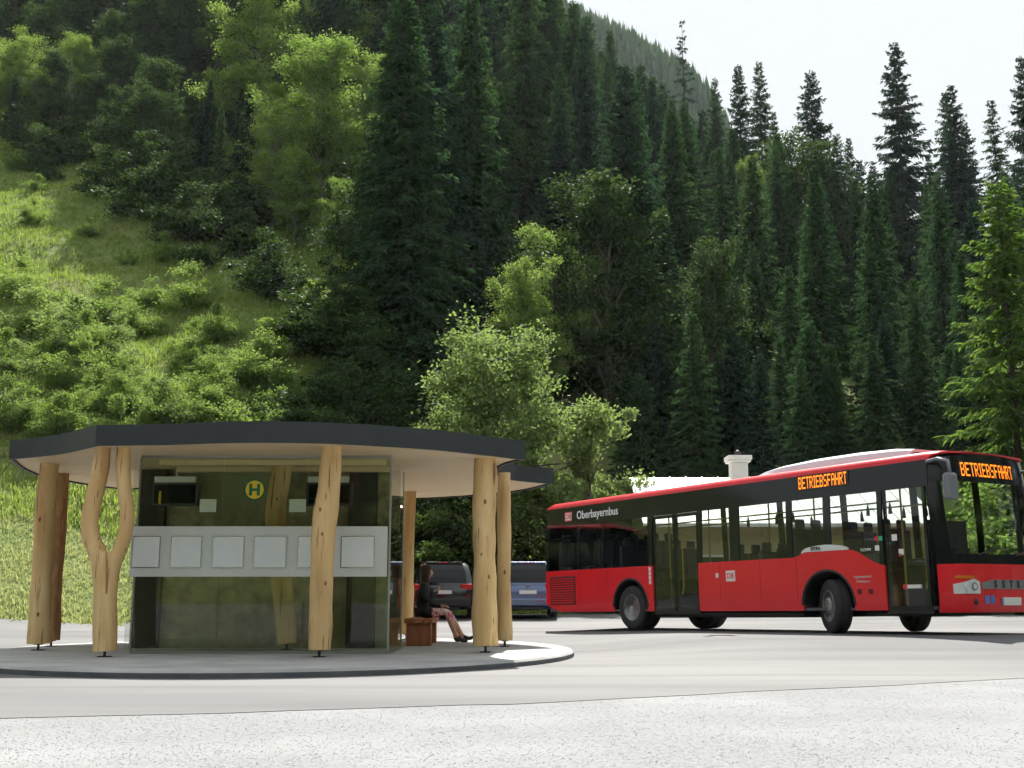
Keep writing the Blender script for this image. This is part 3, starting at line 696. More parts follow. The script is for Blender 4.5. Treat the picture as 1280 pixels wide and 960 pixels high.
    def side_text(txt, x, z, size, m, bold=0, parent=None, sx=1, y=-HW - .006, name='lettering'):
        me = text_mesh(txt, size, bold); o = link_mesh(name, me, m, parent or bus)
        o.rotation_euler = (R(90), 0, 0); o.location = (x, y + bulge(z), z); o.scale = (sx, 1, 1); return o
    side_text('SETRA', 3.0, 1.515, .085, 'black', .002, s, y=-HW - .012)
    # doors
    def door(a, b, z0, z1, leaves, name='door'):
        e = empty(name); e.parent = bus; w = (b - a) / leaves
        for k in range(leaves):
            x0, x1 = a + w * k + .008, a + w * (k + 1) - .008; y0 = -HW + .012
            fr = MB()
            for bx in ((x0, x0 + .055, z0, z1), (x1 - .055, x1, z0, z1), (x0 + .055, x1 - .055, z0, z0 + .075), (x0 + .055, x1 - .055, z1 - .07, z1)):
                q = [(bx[0], bulge(bx[2]), bx[2]), (bx[1], bulge(bx[2]), bx[2]), (bx[1], bulge(bx[3]), bx[3]), (bx[0], bulge(bx[3]), bx[3])]
                fr.add([(x, y0 + d, z) for x, d, z in q] + [(x, y0 + d + .04, z) for x, d, z in q], [(0, 1, 2, 3), (7, 6, 5, 4), (0, 4, 5, 1), (1, 5, 6, 2), (2, 6, 7, 3), (3, 7, 4, 0)])
            fr.build('door_frame', 'bus_dark', e)
            pn = MB(); zz = [z0 + .075 + (z1 - z0 - .145) * j / 6 for j in range(7)]
            pn.slab([[(x, y0 + .015 + bulge(z), z) for x in (x0 + .055, x1 - .055)] for z in zz], lambda p: (p[0], p[1] + .006, p[2])); pn.build('door_pane', 'bus_glass', e)
            hx = x1 - .12 if k == 0 else x0 + .12
            MB().tube([(hx, y0 + .07, z0 + .35), (hx, y0 + .11, z0 + .5), (hx, y0 + .11, z0 + 1.3), (hx, y0 + .07, z0 + 1.4)], .014, 8).build('grab_handle', 'pole_yellow', e)
        return e
    door(-1.69, -.22, .40, 2.438, 2)
    fd = door(4.53, 5.42, .40, 2.62, 1)
    MB().box(4.53, 5.42, -HW + .02, -HW + .06, .345, .398).build('sill', 'bus_dark', bus)
    MB().box(-1.69, -.22, -HW + .02, -HW + .06, .345, .398).build('sill', 'bus_dark', bus)
    # front: surface x(s, z)
    def fx(s, z):
        a = abs(s); x = 6.03 - .13 * (a / HW) ** 2 - .30 * max(0, (a - 1.02) / .255) ** 2.2
        return x - .10 * max(0, z - 1.15) - .05 * max(0, z - 2.5) ** 2 - .05 * max(0, (.6 - z) / .3) ** 2
    def fpatch(s0, s1, z0, z1, name, m, off=0, th=.03, ns=24, nz=6, parent=None, zt=None):
        b = MB(); rows = []
        for j in range(nz + 1):
            row = []
            for k in range(ns + 1):
                s_ = s0 + (s1 - s0) * k / ns; hi = zt(s_) if zt else z1; z = z0 + (hi - z0) * j / nz; ww = HW - (bulge(z))
                row.append((fx(s_, z) + off, s_ * ww / HW, z))
            rows.append(row)
        b.slab(rows, lambda p: (p[0] - th, p[1] * .985, p[2])); return b.build(name, m, parent or bus, angle=35)
    fp = fpatch(-HW, HW, .36, 1.14, 'front_panel', 'bus_red')
    fpatch(-HW, HW, 1.142, 1.30, 'cowl', 'bus_dark')
    ws = fpatch(-1.17, 1.17, 1.305, 2.50, 'windscreen', 'clear_glass', off=-.004, th=.008)
    for sg in (-1, 1):
        fpatch(*sorted((sg * 1.172, sg * HW)), 1.302, 2.52, 'corner_pillar', 'bus_dark', ns=5)
    dp = fpatch(-HW, HW, 2.505, 2.90, 'destination_panel', 'bus_dark', zt=lambda s_: 2.895 + .10 * (1 - (s_ / HW) ** 2))
    # LED lettering, dot matrix
    GL = {'B': '11110 10001 10001 11110 10001 10001 11110', 'E': '11111 10000 10000 11110 10000 10000 11111', 'T': '11111 00100 00100 00100 00100 00100 00100',
          'R': '11110 10001 10001 11110 10100 10010 10001', 'I': '111 010 010 010 010 010 111', 'S': '01111 10000 10000 01110 00001 00001 11110',
          'F': '11111 10000 10000 11110 10000 10000 10000', 'A': '01110 10001 10001 11111 10001 10001 10001', 'H': '10001 10001 10001 11111 10001 10001 10001'}
    dots = []; cx = 0
    for ch in 'BETRIEBSFAHRT':
        rows = GL[ch].split()
        for j, r_ in enumerate(rows):
            for k, b in enumerate(r_):
                if b == '1': dots.append((cx + k, 6 - j))
        cx += len(rows[0]) + 1
    W = cx - 1
    led = MB(); pw, phh = 1.42 / W, .235 / 7
    for a, b in dots:
        for (x0, x1, y0, y1) in ((a, a + .92, b, b + .9),):
            q = []
            for u, v in ((x0, y0), (x1, y0), (x1, y1), (x0, y1)):
                s_ = -.80 + u * pw; z = 2.60 + v * phh; q.append((fx(s_, z) + .006, s_ * (HW - bulge(z)) / HW, z))
            led.add(q, [(0, 1, 2, 3)])
    led.build('destination_text', 'led', dp)
    sd_ = MB().box(2.60, 3.84, -HW + bulge(2.75) - .012, -HW + bulge(2.75) + .03, 2.61, 2.885).build('side_display', 'black', bus)
    led = MB(); pw, phh = 1.16 / W, .225 / 7; yy = -HW + bulge(2.75) - .0145
    for a, b in dots: led.add([(2.64 + u * pw, yy, 2.635 + v * phh) for u, v in ((a, b), (a + .95, b), (a + .95, b + .92), (a, b + .92))], [(0, 1, 2, 3)])
    led.build('destination_text', 'led', sd_)
    # roof: red with rounded edge
    prof = [(-HW + bulge(2.885), 2.886), (-HW + .055, 2.94), (-HW + .085, 2.985), (-HW + .15, 3.02), (-HW + .3, 3.045), (-.5, 3.07), (0, 3.075)]
    prof = prof + [(-y_, z) for y_, z in prof[-2::-1]]
    b = MB(); rows = []
    for x in [-5.80, -5.74, -5.6] + list(np.linspace(-5.2, 5.2, 14)) + [5.4, 5.55, 5.68, 5.76]:
        row = []
        for y_, z in prof:
            d = 0
            if x > 5.4: z = 2.90 + (z - 2.90) * (1 - .22 * ((x - 5.4) / .36) ** 2)
            if x < -5.6: z = 2.886 + (z - 2.886) * (1 - .6 * ((-5.6 - x) / .2) ** 2)
            xx = min(x, fx(y_, 2.9) + .0 - (.0 if x < 5.7 else -.01))
            row.append((xx, y_, z))
        rows.append(row)
    b.slab(rows, lambda p: (p[0] * .998, p[1] * .98, p[2] - .03)); b.build('roof', 'bus_red', bus, angle=40)
    MB().box(-5.7, 5.5, -1.19, 1.19, 2.86, 2.875).build('headliner', 'interior', bus)
    # rear
    MB().slab([[(-5.80 - .03 * (1 - (y_ / HW) ** 2), y_ * (HW - bulge(z)) / HW, z) for y_ in np.linspace(-HW, HW, 9)] for z in (.58, .9, 1.375)], lambda p: (p[0] + .03, p[1] * .98, p[2])).build('rear_panel', 'bus_red', bus)
    MB().slab([[(-5.80 - .03 * (1 - (y_ / HW) ** 2) + .05 * (z - 1.377), y_ * (HW - bulge(z)) / HW, z) for y_ in np.linspace(-1.05, 1.05, 9)] for z in (1.377, 1.9, 2.5)], lambda p: (p[0] + .02, p[1], p[2])).build('rear_window', 'bus_dark', bus)
    for s0, s1 in ((-HW, -1.052), (1.052, HW)):
        MB().slab([[(-5.80 - .03 * (1 - (y_ / HW) ** 2) + .05 * (z - 1.377), y_ * (HW - bulge(z)) / HW, z) for y_ in (s0, (s0 + s1) / 2, s1)] for z in (1.377, 1.9, 2.5, 2.885)], lambda p: (p[0] + .03, p[1] * .98, p[2])).build('rear_pillar', 'bus_dark', bus)
        sy = (s0 + s1) / 2
        for zz, m in ((.95, 'lamp_red'), (1.08, 'amber'), (1.21, 'lamp_red')): MB().lathe([(.001, -.03), (.05, -.025), (.055, 0)], 'x', 14, (-5.80, sy, zz), False).build('tail_light', m, bus, smooth=True)
    MB().slab([[(-5.80 - .03 * (1 - (y_ / HW) ** 2) + .05 * (z - 1.377), y_ * (HW - bulge(z)) / HW, z) for y_ in np.linspace(-1.05, 1.05, 9)] for z in (2.502, 2.7, 2.885)], lambda p: (p[0] + .02, p[1], p[2])).build('rear_top', 'bus_dark', bus)
    # headlights, indicators, chrome strip, plate, fog lamps
    for sg in (-1, 1):
        a, b_ = sorted((sg * .76, sg * 1.19))
        hl = fpatch(a, b_, .66, .90, 'headlight', 'lamp_glass', off=.012, ns=10, zt=lambda s_: .90 - .09 * max(0, (abs(s_) - .9) / .3) - .05 * max(0, (.88 - abs(s_)) / .12))
        fpatch(*sorted((sg * .86, sg * 1.17)), .905, .95, 'indicator', 'amber', off=.008, ns=6, parent=hl)
        for s_ in (.88, 1.03):
            c = (fx(sg * s_, .78) + .014, sg * s_, .775); MB().lathe([(.065, .0), (.06, .012), (.045, -.01), (.02, -.012), (.001, -.012)], 'x', 16, c, False).build('lens', 'bus_dark' if s_ < .9 else 'white', hl, smooth=True)
        MB().lathe([(.05, 0), (.045, .012), (.001, .014)], 'x', 14, (fx(.85, .52) - .0, sg * .86, .53), False).build('fog_lamp', 'plastic', bus, smooth=True)
    cs = fpatch(-.72, .72, .735, .885, 'chrome_strip', 'strip_grey', off=.012, ns=16, zt=lambda s_: .885 - .05 * max(0, (abs(s_) - .45) / .27))
    def front_text(txt, s0, z, size, m, bold=0, parent=None):
        me = text_mesh(txt, size, bold)
        for v in me.vertices:
            u, w, d = v.co; s_ = s0 + u; v.co = (fx(s_, z + w) + .016 + max(d, 0), s_, z + w)
        return link_mesh('lettering', me, m, parent or bus)
    for k, ch in enumerate('SETRA'): front_text(ch, -.40 + k * .20, .81, .15, 'black', .006, cs)
    p = fpatch(-.27, .25, .47, .60, 'number_plate', 'plate', off=.012, th=.01, ns=6)
    fpatch(-.27, -.235, .472, .598, 'plate_band', 'blue_sticker', off=.016, th=.003, ns=1, parent=p)
    for k in range(2): fpatch(-.66 + k * .13, -.57 + k * .13, .50, .63, 'sticker', 'blue_sticker', off=.006, th=.004, ns=2)
    # wipers
    for s0, s1 in ((-.75, -.05), (.2, .95)):
        MB().tube([(fx(s0, 1.3) + .03, s0, 1.28), (fx((s0 + s1) / 2, 1.36) + .03, (s0 + s1) / 2, 1.38), (fx(s1, 1.4) + .025, s1, 1.40)], .012, 6).build('wiper', 'black', bus)
    # mirrors
    m = empty('mirror'); m.parent = bus
    MB().tube([(5.52, -HW + .04, 2.84), (5.78, -HW - .02, 2.86), (5.98, -HW - .04, 2.80), (6.02, -HW - .05, 2.60)], [.035, .03, .03, .025], 8).build('mirror_arm', 'mirror_grey', m, smooth=True)
    MB().box(5.94, 6.08, -HW - .17, -HW + .07, 2.16, 2.60).build('mirror_housing', 'mirror_grey', m, bevel=.045)
    MB().box(5.932, 5.938, -HW - .14, -HW + .04, 2.20, 2.56).build('mirror_glass', 'chrome', m)
    m = empty('mirror'); m.parent = bus
    MB().tube([(5.52, HW - .04, 2.80), (5.85, HW + .06, 2.82), (6.0, HW + .12, 2.70)], .025, 8).build('mirror_arm', 'mirror_grey', m, smooth=True)
    MB().box(5.94, 6.06, HW + .02, HW + .24, 2.25, 2.68).build('mirror_housing', 'mirror_grey', m, bevel=.04)
    # roof unit
    u = MB(); rows = []
    for x, hh in ((1.3, .0), (1.5, .10), (1.9, .155), (2.8, .20), (3.8, .20), (4.6, .17), (5.0, .12)):
        rows.append([(x, y_, 3.03 + (hh * k)) for y_, k in ((-.98, .1), (-.95, .7), (-.85, .95), (0, 1.06), (.85, .95), (.95, .7), (.98, .1))])
    u.slab(rows, lambda p: (p[0], p[1] * .97, max(3.02, p[2] - .05))); u.build('roof_unit', 'ac_grey', bus, angle=35)
    for x in (-4.2, -1.5): MB().box(x - .4, x + .4, -.4, .4, 3.06, 3.13).build('roof_hatch', 'ac_grey', bus, bevel=.03)
    # logo and lettering
    side_text('Oberbayernbus', -3.70, 2.66, .27, 'white', .003, sx=.95, y=-HW - .0085)
    lg = MB().box(-5.0, -4.72, -HW + bulge(2.66) - .012, -HW + bulge(2.66) + .02, 2.55, 2.77).build('logo_plate', 'white', bus)
    for bx in ((-5.0, -4.72, 2.55, 2.572), (-5.0, -4.72, 2.748, 2.77), (-5.0, -4.978, 2.572, 2.748), (-4.742, -4.72, 2.572, 2.748)):
        MB().box(bx[0], bx[1], -HW + bulge(2.66) - .014, -HW + bulge(2.66) - .0125, bx[2], bx[3]).build('logo_border', 'red_sticker', lg)
    side_text('DB', -4.86, 2.66, .17, 'red_sticker', .004, lg, y=-HW - .0125)
    MB().box(.60, .86, -HW - .005, -HW + .02, .98, 1.19).build('pictogram', 'grey_band', bus)
    side_text('DB', .73, 1.085, .15, 'red_sticker', .003)
    MB().box(.30, .38, -HW - .005, -HW + .02, 1.06, 1.15).build('door_button', 'grey_band', bus)
    for k in range(4): MB().box(-1.82, -1.745, -HW - .005, -HW + .01, .98 + k * .095, 1.06 + k * .095).build('pictogram', 'grey_band', bus)
    side_text('Regionalverkehr', 4.05, .98, .062, 'grey_band'); side_text('Oberbayern', 4.05, .90, .062, 'grey_band')
    for x in (3.95, 4.2): MB().box(x - .05, x + .05, -HW - .004, -HW + .01, .68, .77).build('flap', 'grille', bus, bevel=.01)
    side_text('KOMM', 4.15, 1.44, .075, 'white', y=-HW - .004)
    for x, z, s_, m_ in ((4.40, 1.62, .07, 'red_sticker'), (4.485, 1.62, .08, 'green_sticker'), (4.40, 1.46, .09, 'plate'), (4.78, 1.62, .11, 'plate'), (4.90, 1.37, .10, 'plate'), (4.88, 1.32, .05, 'red_sticker')):
        MB().box(x - s_ / 2, x + s_ / 2, -HW - .006, -HW - .002, z - s_ / 2, z + s_ / 2).build('sticker', m_, bus)
    MB().box(4.95, 5.25, -HW - .004, -HW + .03, .76, .82).build('sticker', 'plate', bus); MB().lathe([(.001, -.004), (.045, -.002), (.045, .01)], 'y', 14, (4.93, -HW - .006, .79), False).build('sticker', 'red_sticker', bus)
    # interior
    for sg in (-1, 1):
        for xa, xb in ((-5.7, -1.72), (-.2, 4.5)) if sg < 0 else ((-5.7, 5.4),):
            MB().box(xa, xb, min(sg * 1.222, sg * 1.236), max(sg * 1.222, sg * 1.236), 1.14, 1.372).build('lining', 'interior', bus)
    seat0 = None
    for sg in (-1, 1):
        for k, x in enumerate((-5.1, -4.3, -3.5, -2.7, .2, .95, 1.7, 2.6, 3.4)):
            if sg < 0 and k in (4, 8): continue
            z = 1.0 if x < -3.2 else .78 if x < -1.9 else .46
            if abs(x - FW) < .7: z = .85
            if seat0 is None:
                b = MB(); b.box(-.22, .24, -.44, .44, .36, .46); b.box(-.30, -.20, -.43, -.015, .42, 1.08); b.box(-.30, -.20, .015, .43, .42, 1.08); b.box(-.29, -.22, -.34, -.10, 1.08, 1.26); b.box(-.29, -.22, .10, .34, 1.08, 1.26); b.box(-.1, .1, -.1, .1, 0, .36)
                seat0 = b.build('seat', 'seat_cloth', bus, bevel=.025); o = seat0
            else: o = bpy.data.objects.new('seat', seat0.data); col.objects.link(o); o.parent = bus; md = o.modifiers.new('bevel', 'BEVEL'); md.width = .025
            o.location = (x, sg * .74, z)
    for x, y_ in ((-1.95, -.55), (-.0, -.55), (-1.9, .6), (0, .6), (2.3, -.5), (4.3, -.45), (4.35, .35)):
        MB().tube([(x, y_, .45), (x, y_, 2.86)], .018, 8).build('grab_pole', 'pole_yellow', bus)
    for y_ in (-.5, .5):
        MB().tube([(-3, y_, 2.32), (4.3, y_, 2.32)], .016, 6).build('ceiling_rail', 'pole_yellow', bus)
        for x in (.5, 1.3, 1.75, 2.6, 3.6, 4.1): MB().tube([(x, y_, 2.30), (x, y_, 2.20), (x, y_, 2.10)], [.012, .03, .035], 6).build('strap_handle', 'black', bus)
    MB().box(4.55, 5.15, .25, .75, .46, 1.0).box(4.50, 4.62, .25, .75, 1.0, 1.75).build('driver_seat', 'seat_cloth', bus, bevel=.04)
    MB().slab([[(5.45, -.35, .45), (5.45, 1.1, .45)], [(5.35, -.35, 1.1), (5.35, 1.1, 1.1)], [(5.7, -1.0, 1.25), (5.7, 1.0, 1.25)]], lambda p: (p[0] + .1, p[1], p[2] - .05)).build('dashboard', 'plastic', bus)
    MB().lathe([(.20, 0), (.225, .015), (.20, .03)], 'z', 20, (5.2, .5, 1.13), False).tube([(5.2, .5, 1.14), (5.4, .5, .9)], .03, 8).build('steering_wheel', 'plastic', bus)
    MB().box(4.4, 4.45, .12, 1.15, .46, 2.0).build('driver_partition', 'plastic', bus)
    MB().box(5.20, 5.28, -.30, .05, .46, 1.45).box(4.7, 5.2, .05, .12, .46, 1.2).build('ticket_desk', 'plastic', bus)
    return bus
bus = build_bus()
tag(bus, 'red low-floor bus with orange lit destination signs turning on the road', 'bus')
bus.rotation_mode = 'XYZ'
bus.matrix_world = Matrix.Translation((BX, BY, BZ + .005)) @ Matrix.Rotation(BH, 4, 'Z') @ Matrix.Rotation(-BP, 4, 'Y')
bus2 = copy_tree(bus)
for ch in list(bus2.children):
    if ch.name.split('.')[0] in ('lettering', 'logo_plate'):
        for g_ in list(ch.children): bpy.data.objects.remove(g_)
        bpy.data.objects.remove(ch)
tag(bus2, 'second red bus parked beyond the shelter, mostly hidden behind its back wall', 'bus')
bus2.matrix_world = Matrix.Translation((-4.5, 33.6, gz(-4.0, 30) + .005)) @ Matrix.Rotation(R(98), 4, 'Z')

# ------------------------------------------------------------------ parked cars (seen from behind; local x forward)
def build_car(paint, L_, W_, H_, rails, badge):
    e = empty('parked_car'); hw = W_ / 2; xr, xf = -L_ / 2, L_ / 2
    zb = .98
    st = [(xr, .80, .42, .80), (xr + .06, .93, .34, .95), (xr + .25, .985, .27, zb), (xr + .8, 1, .24, zb), (xf - 1.4, 1, .24, .97), (xf - .9, .99, .24, .93), (xf - .25, .95, .26, .84), (xf - .06, .86, .32, .76), (xf, .72, .42, .66)]
    b = MB(); rows = []
    for x, w, z0, z1 in st:
        h = hw * w; r = .09
        rows.append([(x, -h + .1, z0), (x, -h + .02, z0 + .05), (x, -h, z0 + .2), (x, -h + .01, (z0 + z1) / 2 + .08), (x, -h + .03, z1 - .06), (x, -h + .10, z1), (x, 0, z1 + .015), (x, h - .10, z1), (x, h - .03, z1 - .06), (x, h - .01, (z0 + z1) / 2 + .08), (x, h, z0 + .2), (x, h - .02, z0 + .05), (x, h - .1, z0)])
    b.grid([r + r[:1] for r in rows]); n = 14; k = len(b.v)
    b.f.append(tuple(range(13))); b.f.append(tuple(range(k - 14, k - 1)))
    b.build('body', paint, e, angle=40)
    # cabin
    b = MB(); lv = [(zb - .01, xr + .05, xf - 1.15, .95), (1.2, xr + .10, xf - 1.55, .91), (1.42, xr + .22, xf - 1.95, .845), (H_ - .06, xr + .40, xf - 2.3, .775), (H_, xr + .62, xf - 2.7, .70)]
    rows = []
    for z, x0, x1, w in lv:
        h = hw * w; m = .14
        rows.append([(x0 + m, -h, z), (x1 - m, -h, z), (x1 - .03, -h + .14, z), (x1, 0, z), (x1 - .03, h - .14, z), (x1 - m, h, z), (x0 + m, h, z), (x0 + .02, h - .12, z), (x0, 0, z), (x0 + .02, -h + .12, z)])
    b.grid([r + r[:1] for r in rows]); k = len(b.v); b.f.append(tuple(range(k - 11, k - 1))); b.build('cabin', paint, e, angle=50)
    def cab(z, u):   # rear surface x at height z, lateral fraction u
        x0 = float(np.interp(z, [l[0] for l in lv], [l[1] for l in lv])); w = float(np.interp(z, [l[0] for l in lv], [l[3] for l in lv])) * hw - .12
        return (x0 + .02 * abs(u) - .016, u * w, z)
    w_ = MB().slab([[cab(z, u) for u in np.linspace(-.96, .96, 7)] for z in (1.04, 1.2, 1.31, 1.42, 1.5, H_ - .08)], lambda p: (p[0] + .006, p[1], p[2])).build('rear_window', 'bus_dark', e)
    MB().tube([cab(1.09, -.1), tuple(Vector(cab(1.12, .45)) + Vector((-.02, 0, 0)))], .012, 6).build('wiper', 'plastic', w_)
    for sg in (-1, 1):
        q = [(xr + .42, 1.04), (xf - 1.5, 1.04), (xf - 2.05, H_ - .14), (xr + .62, H_ - .14)]
        s = MB()
        for (x, z) in q:
            w = float(np.interp(z, [l[0] for l in lv], [l[3] for l in lv])) * hw + .004; s.v.append((x, sg * w, z))
        s.f.append((0, 1, 2, 3)); s.build('side_window', 'bus_dark', e, fix=False)
        tl = MB()
        for z0, z1, a, c in ((.82, 1.0, .57, .955),):
            x = xr - .012
            tl.box(x + .035, x + .2, min(sg * hw * a, sg * hw * c), max(sg * hw * a, sg * hw * c), z0, z1)
        tl.build('tail_light', 'lamp_red', e, bevel=.03)
        if rails: MB().tube([(xr + .75, sg * hw * .68, H_ + .0), (xr + .85, sg * hw * .68, H_ + .05), (xf - 2.9, sg * hw * .68, H_ + .05), (xf - 2.75, sg * hw * .68, H_)], .018, 6).build('roof_rail', 'chrome', e)
        MB().box(xf - 1.75, xf - 1.6, min(sg * hw * .98, sg * (hw + .16)), max(sg * hw * .98, sg * (hw + .16)), .98, 1.12).build('side_mirror', paint, e, bevel=.03)
        for x in (xr + .82, xf - .85):
            wh = empty('wheel', (x, sg * (hw - .11), .32)); wh.parent = e
            MB().lathe([(.2, -.1), (.30, -.105), (.32, -.07), (.32, .07), (.30, .105), (.2, .1)], 'y', 24, close=False).build('tyre', 'rubber', wh, smooth=True)
            MB().lathe([(.205, sg * .09), (.18, sg * .07), (.05, sg * .085), (.01, sg * .09)], 'y', 20).build('rim', 'rim', wh, smooth=True)
    MB().box(xr - .06, xr + .12, -hw * .90, hw * .90, .34, .58).build('bumper', 'plastic' if badge == 'dark' else paint, e, bevel=.05)
    MB().box(xr - .02, xr + .3, -hw * .55, hw * .55, .22, .33).build('diffuser', 'plastic', e, bevel=.03)
    MB().box(xr - .014, xr + .04, -.26, .26, .70, .81).build('number_plate', 'plate', e)
    MB().lathe([(.062, -.02), (.062, .03), (.050, .03), (.050, -.02), (.062, -.02)], 'x', 20, (xr - .0, 0, .92), False).build('badge', 'chrome', e)
    MB().box(xr + .38, xr + .66, -hw * .62, hw * .62, H_ - .045, H_ + .006).build('spoiler', paint, e, bevel=.015)
    MB().box(xr + .375, xr + .379, -.16, .16, H_ - .035, H_ - .012).build('brake_light', 'lamp_red', e)
    return e
CY = 34.6
c1 = tag(build_car('car_blue', 4.4, 1.80, 1.66, True, 'blue'), 'blue estate car parked with its rear towards the road', 'car')
c1.location = (aty(660, 735, CY).x, CY + 2.2, gz(.5, CY + 2)); c1.rotation_euler = (0, 0, R(90))
c2 = tag(build_car('car_black', 4.43, 1.82, 1.66, False, 'dark'), 'black off-road car parked behind the bench with its rear showing', 'car')
c2.location = (aty(554, 735, CY).x, CY + 2.2, gz(-2, CY + 2)); c2.rotation_euler = (0, 0, R(90))

# ------------------------------------------------------------------ building behind the bus
def building():
    y0, y1 = 38.0, 46.0; x0, x1 = 4.35, 14.3; g = gz(10, 40) - .2
    e = tag(empty('low_building', ((x0 + x1) / 2, y0, g)), 'low tan timber building with pale metal roof behind the bus', 'building')
    def B(*a): return MB().box(*a)
    cx = (x0 + x1) / 2
    def X(v): return v - cx
    B(X(x0 + .6), X(x1 - .6), .8, y1 - y0 - .8, 0, 3.3).build('wall', 'tan_wall', e)
    for k in range(8):
        xx = X(x0 + 1.0 + k * 1.05); B(xx, xx + .08, .74, .798, .1, 3.1).build('wall_batten', 'tan_wall', e)
    for xx in (5.9, 8.7, 11.5):
        w = B(X(xx), X(xx + 1.3), .70, .797, 1.0, 2.2).build('window', 'white', e); B(X(xx + .08), X(xx + 1.22), .69, .698, 1.08, 2.12).build('pane', 'car_glass', w)
    my = (y1 - y0) / 2; ez = aty(900, 654, y0 - .2).z - g; rz = aty(850, 597, y0 + my).z - g
    r = MB().slab([[(X(x0), -.2, ez), (X(x1), -.2, ez)], [(X(x0), my, rz), (X(x1), my, rz)], [(X(x0), y1 - y0 + .2, ez), (X(x1), y1 - y0 + .2, ez)]], lambda p: (p[0], p[1], p[2] - .12)).build('roof', 'tin_roof', e)
    for k in range(17):
        xx = X(x0 + .3 + k * .59)
        MB().add([(xx, -.19, ez + .008), (xx + .03, -.19, ez + .008), (xx + .03, my, rz + .008), (xx, my, rz + .008), (xx, -.19, ez + .045), (xx + .03, -.19, ez + .045), (xx + .03, my, rz + .045), (xx, my, rz + .045)], [(0, 1, 2, 3), (4, 5, 6, 7), (0, 1, 5, 4), (1, 2, 6, 5), (2, 3, 7, 6), (3, 0, 4, 7)]).build('roof_seam', 'tin_roof', r)
    for xx in (X(x0 + .6), X(x1 - .6)):
        MB().prism([(.8, 3.3), (y1 - y0 - .8, 3.3), (my, rz - .2)], 'x', xx - .04, xx + .04).build('gable', 'tan_wall', e)
    c = aty(923, 590, y0 + my - .2); c.x -= cx; 
    ch = MB().box(c.x - .30, c.x + .30, my - .5, my + .1, rz - .5, rz + .52).build('chimney', 'plaster', r, bevel=.02)
    MB().box(c.x - .40, c.x + .40, my - .6, my + .2, rz + .522, rz + .60).box(c.x - .44, c.x + .44, my - .64, my + .24, rz + .602, rz + .76).build('chimney_cap', 'plaster', ch, bevel=.02)
    MB().lathe([(.10, .762), (.13, .85), (.1, .95), (.02, 1.0)], 'z', 12, (c.x, my - .2, rz)).build('chimney_cowl', 'dark_steel', ch, smooth=True)
building()

q = atz(902, 803, .06); q.z = gz(q.x, q.y) + .004
dc = tag(MB().lathe([(.001, .006), (.27, .006), (.30, .004), (.31, 0)], 'z', 28, close=False).build('drain_cover', 'dark_steel', loc=q), 'small round iron drain cover in the road before the bus', 'drain cover')
for k in range(7): MB().box(-.2, .2, -.21 + k * .065, -.19 + k * .065, .0065, .010).build('cover_rib', 'dark_steel', dc)

# ------------------------------------------------------------------ trees
def diamonds(base, tip, wid):
    """leaf-shaped quads from base to tip with width vectors"""
    mid = base * .5 + tip * .5
    V = np.stack([base, mid + wid, tip, mid - wid], 1).reshape(-1, 3); n = len(base)
    return V, np.arange(4 * n).reshape(n, 4)
def spruce_mesh(seed, H=24., Rr=3.1, z0=.06, dens=1.0, droop=.30, gap=.31, width=.105, irregular=.25, tw=1.6):
    rg = np.random.RandomState(seed); Bs, Ts, Ws = [], [], []
    tr = MB(); tr.tube([(0, 0, -.6), (.02, 0, H * .3), (.05, .03, H * .7), (0, 0, H * .99)], [.017 * H * .5, .0125 * H * .5, .006 * H * .5, .01], 9)
    z = z0 * H; up = np.array([0, 0, 1.])
    while z < H * .985:
        f = (z - z0 * H) / (H * (1 - z0)); nb = int(rg.randint(5, 8) * (1 if f < .85 else .8))
        az0 = rg.uniform(0, 6.28); env = (1 - f) ** .82 * min(1, .62 + f * 2.2)
        for k in range(nb):
            Lb = Rr * env * (1 - irregular * rg.uniform(0, 1.6) ** 1.5) + .12
            if Lb < .1: continue
            if rg.uniform() > dens: continue
            az = az0 + 6.28 * k / nb + rg.uniform(-.45, .45); zz = z + rg.uniform(-.45, .45) * min(1, Lb); el = np.interp(f, [0, .5, 1], [-.28, -.02, .75]) + rg.uniform(-.24, .24)
            out = np.array([math.cos(az), math.sin(az), 0]); side = np.array([-out[1], out[0], 0])
            n = int((6 + Lb * 17) * tw); t = rg.uniform(.03, 1, n) ** .85
            p = out[None] * (t * Lb)[:, None]; p[:, 2] = zz + Lb * (math.tan(el) * t - droop * t ** 2 + .16 * t ** 4)
            sg = rg.choice([-1, 1], n); an = rg.uniform(.35, 1.15, n)
            d = out[None] * np.cos(an)[:, None] + side[None] * (np.sin(an) * sg)[:, None]
            d[:, 2] = rg.uniform(-1.0, .1, n) - .35 * (1 - f)
            ln = (.30 + .28 * rg.uniform(0, 1, n)) * tw ** -.35 * np.interp(Lb, [0, 2], [.5, 1.0]) * (1.05 - .35 * t)
            tp = p + d * ln[:, None] * 1.15
            w = np.cross(d, up[None] + rg.uniform(-.7, .7, (n, 3))); w /= np.linalg.norm(w, axis=1)[:, None] + 1e-6
            Bs.append(p); Ts.append(tp); Ws.append(w * (width * rg.uniform(.6, 1.2, n) * .5)[:, None])
            if Lb > .9 and rg.uniform() < .5: tr.tube([(0, 0, zz), tuple(out * Lb * .5 + np.array([0, 0, zz + Lb * (math.tan(el) * .5 - droop * .25)])), tuple(out * Lb * .92 + np.array([0, 0, zz + Lb * (math.tan(el) * .92 - droop * .78)]))], [.03, .018, .006], 4, cap=False)
        z += gap * rg.uniform(.75, 1.25) * np.interp(f, [0, 1], [1.15, .7])
    V, Q = diamonds(np.vstack(Bs), np.vstack(Ts), np.vstack(Ws))
    return tr.mesh('trunk', True, False), np_mesh('crown', V, Q)
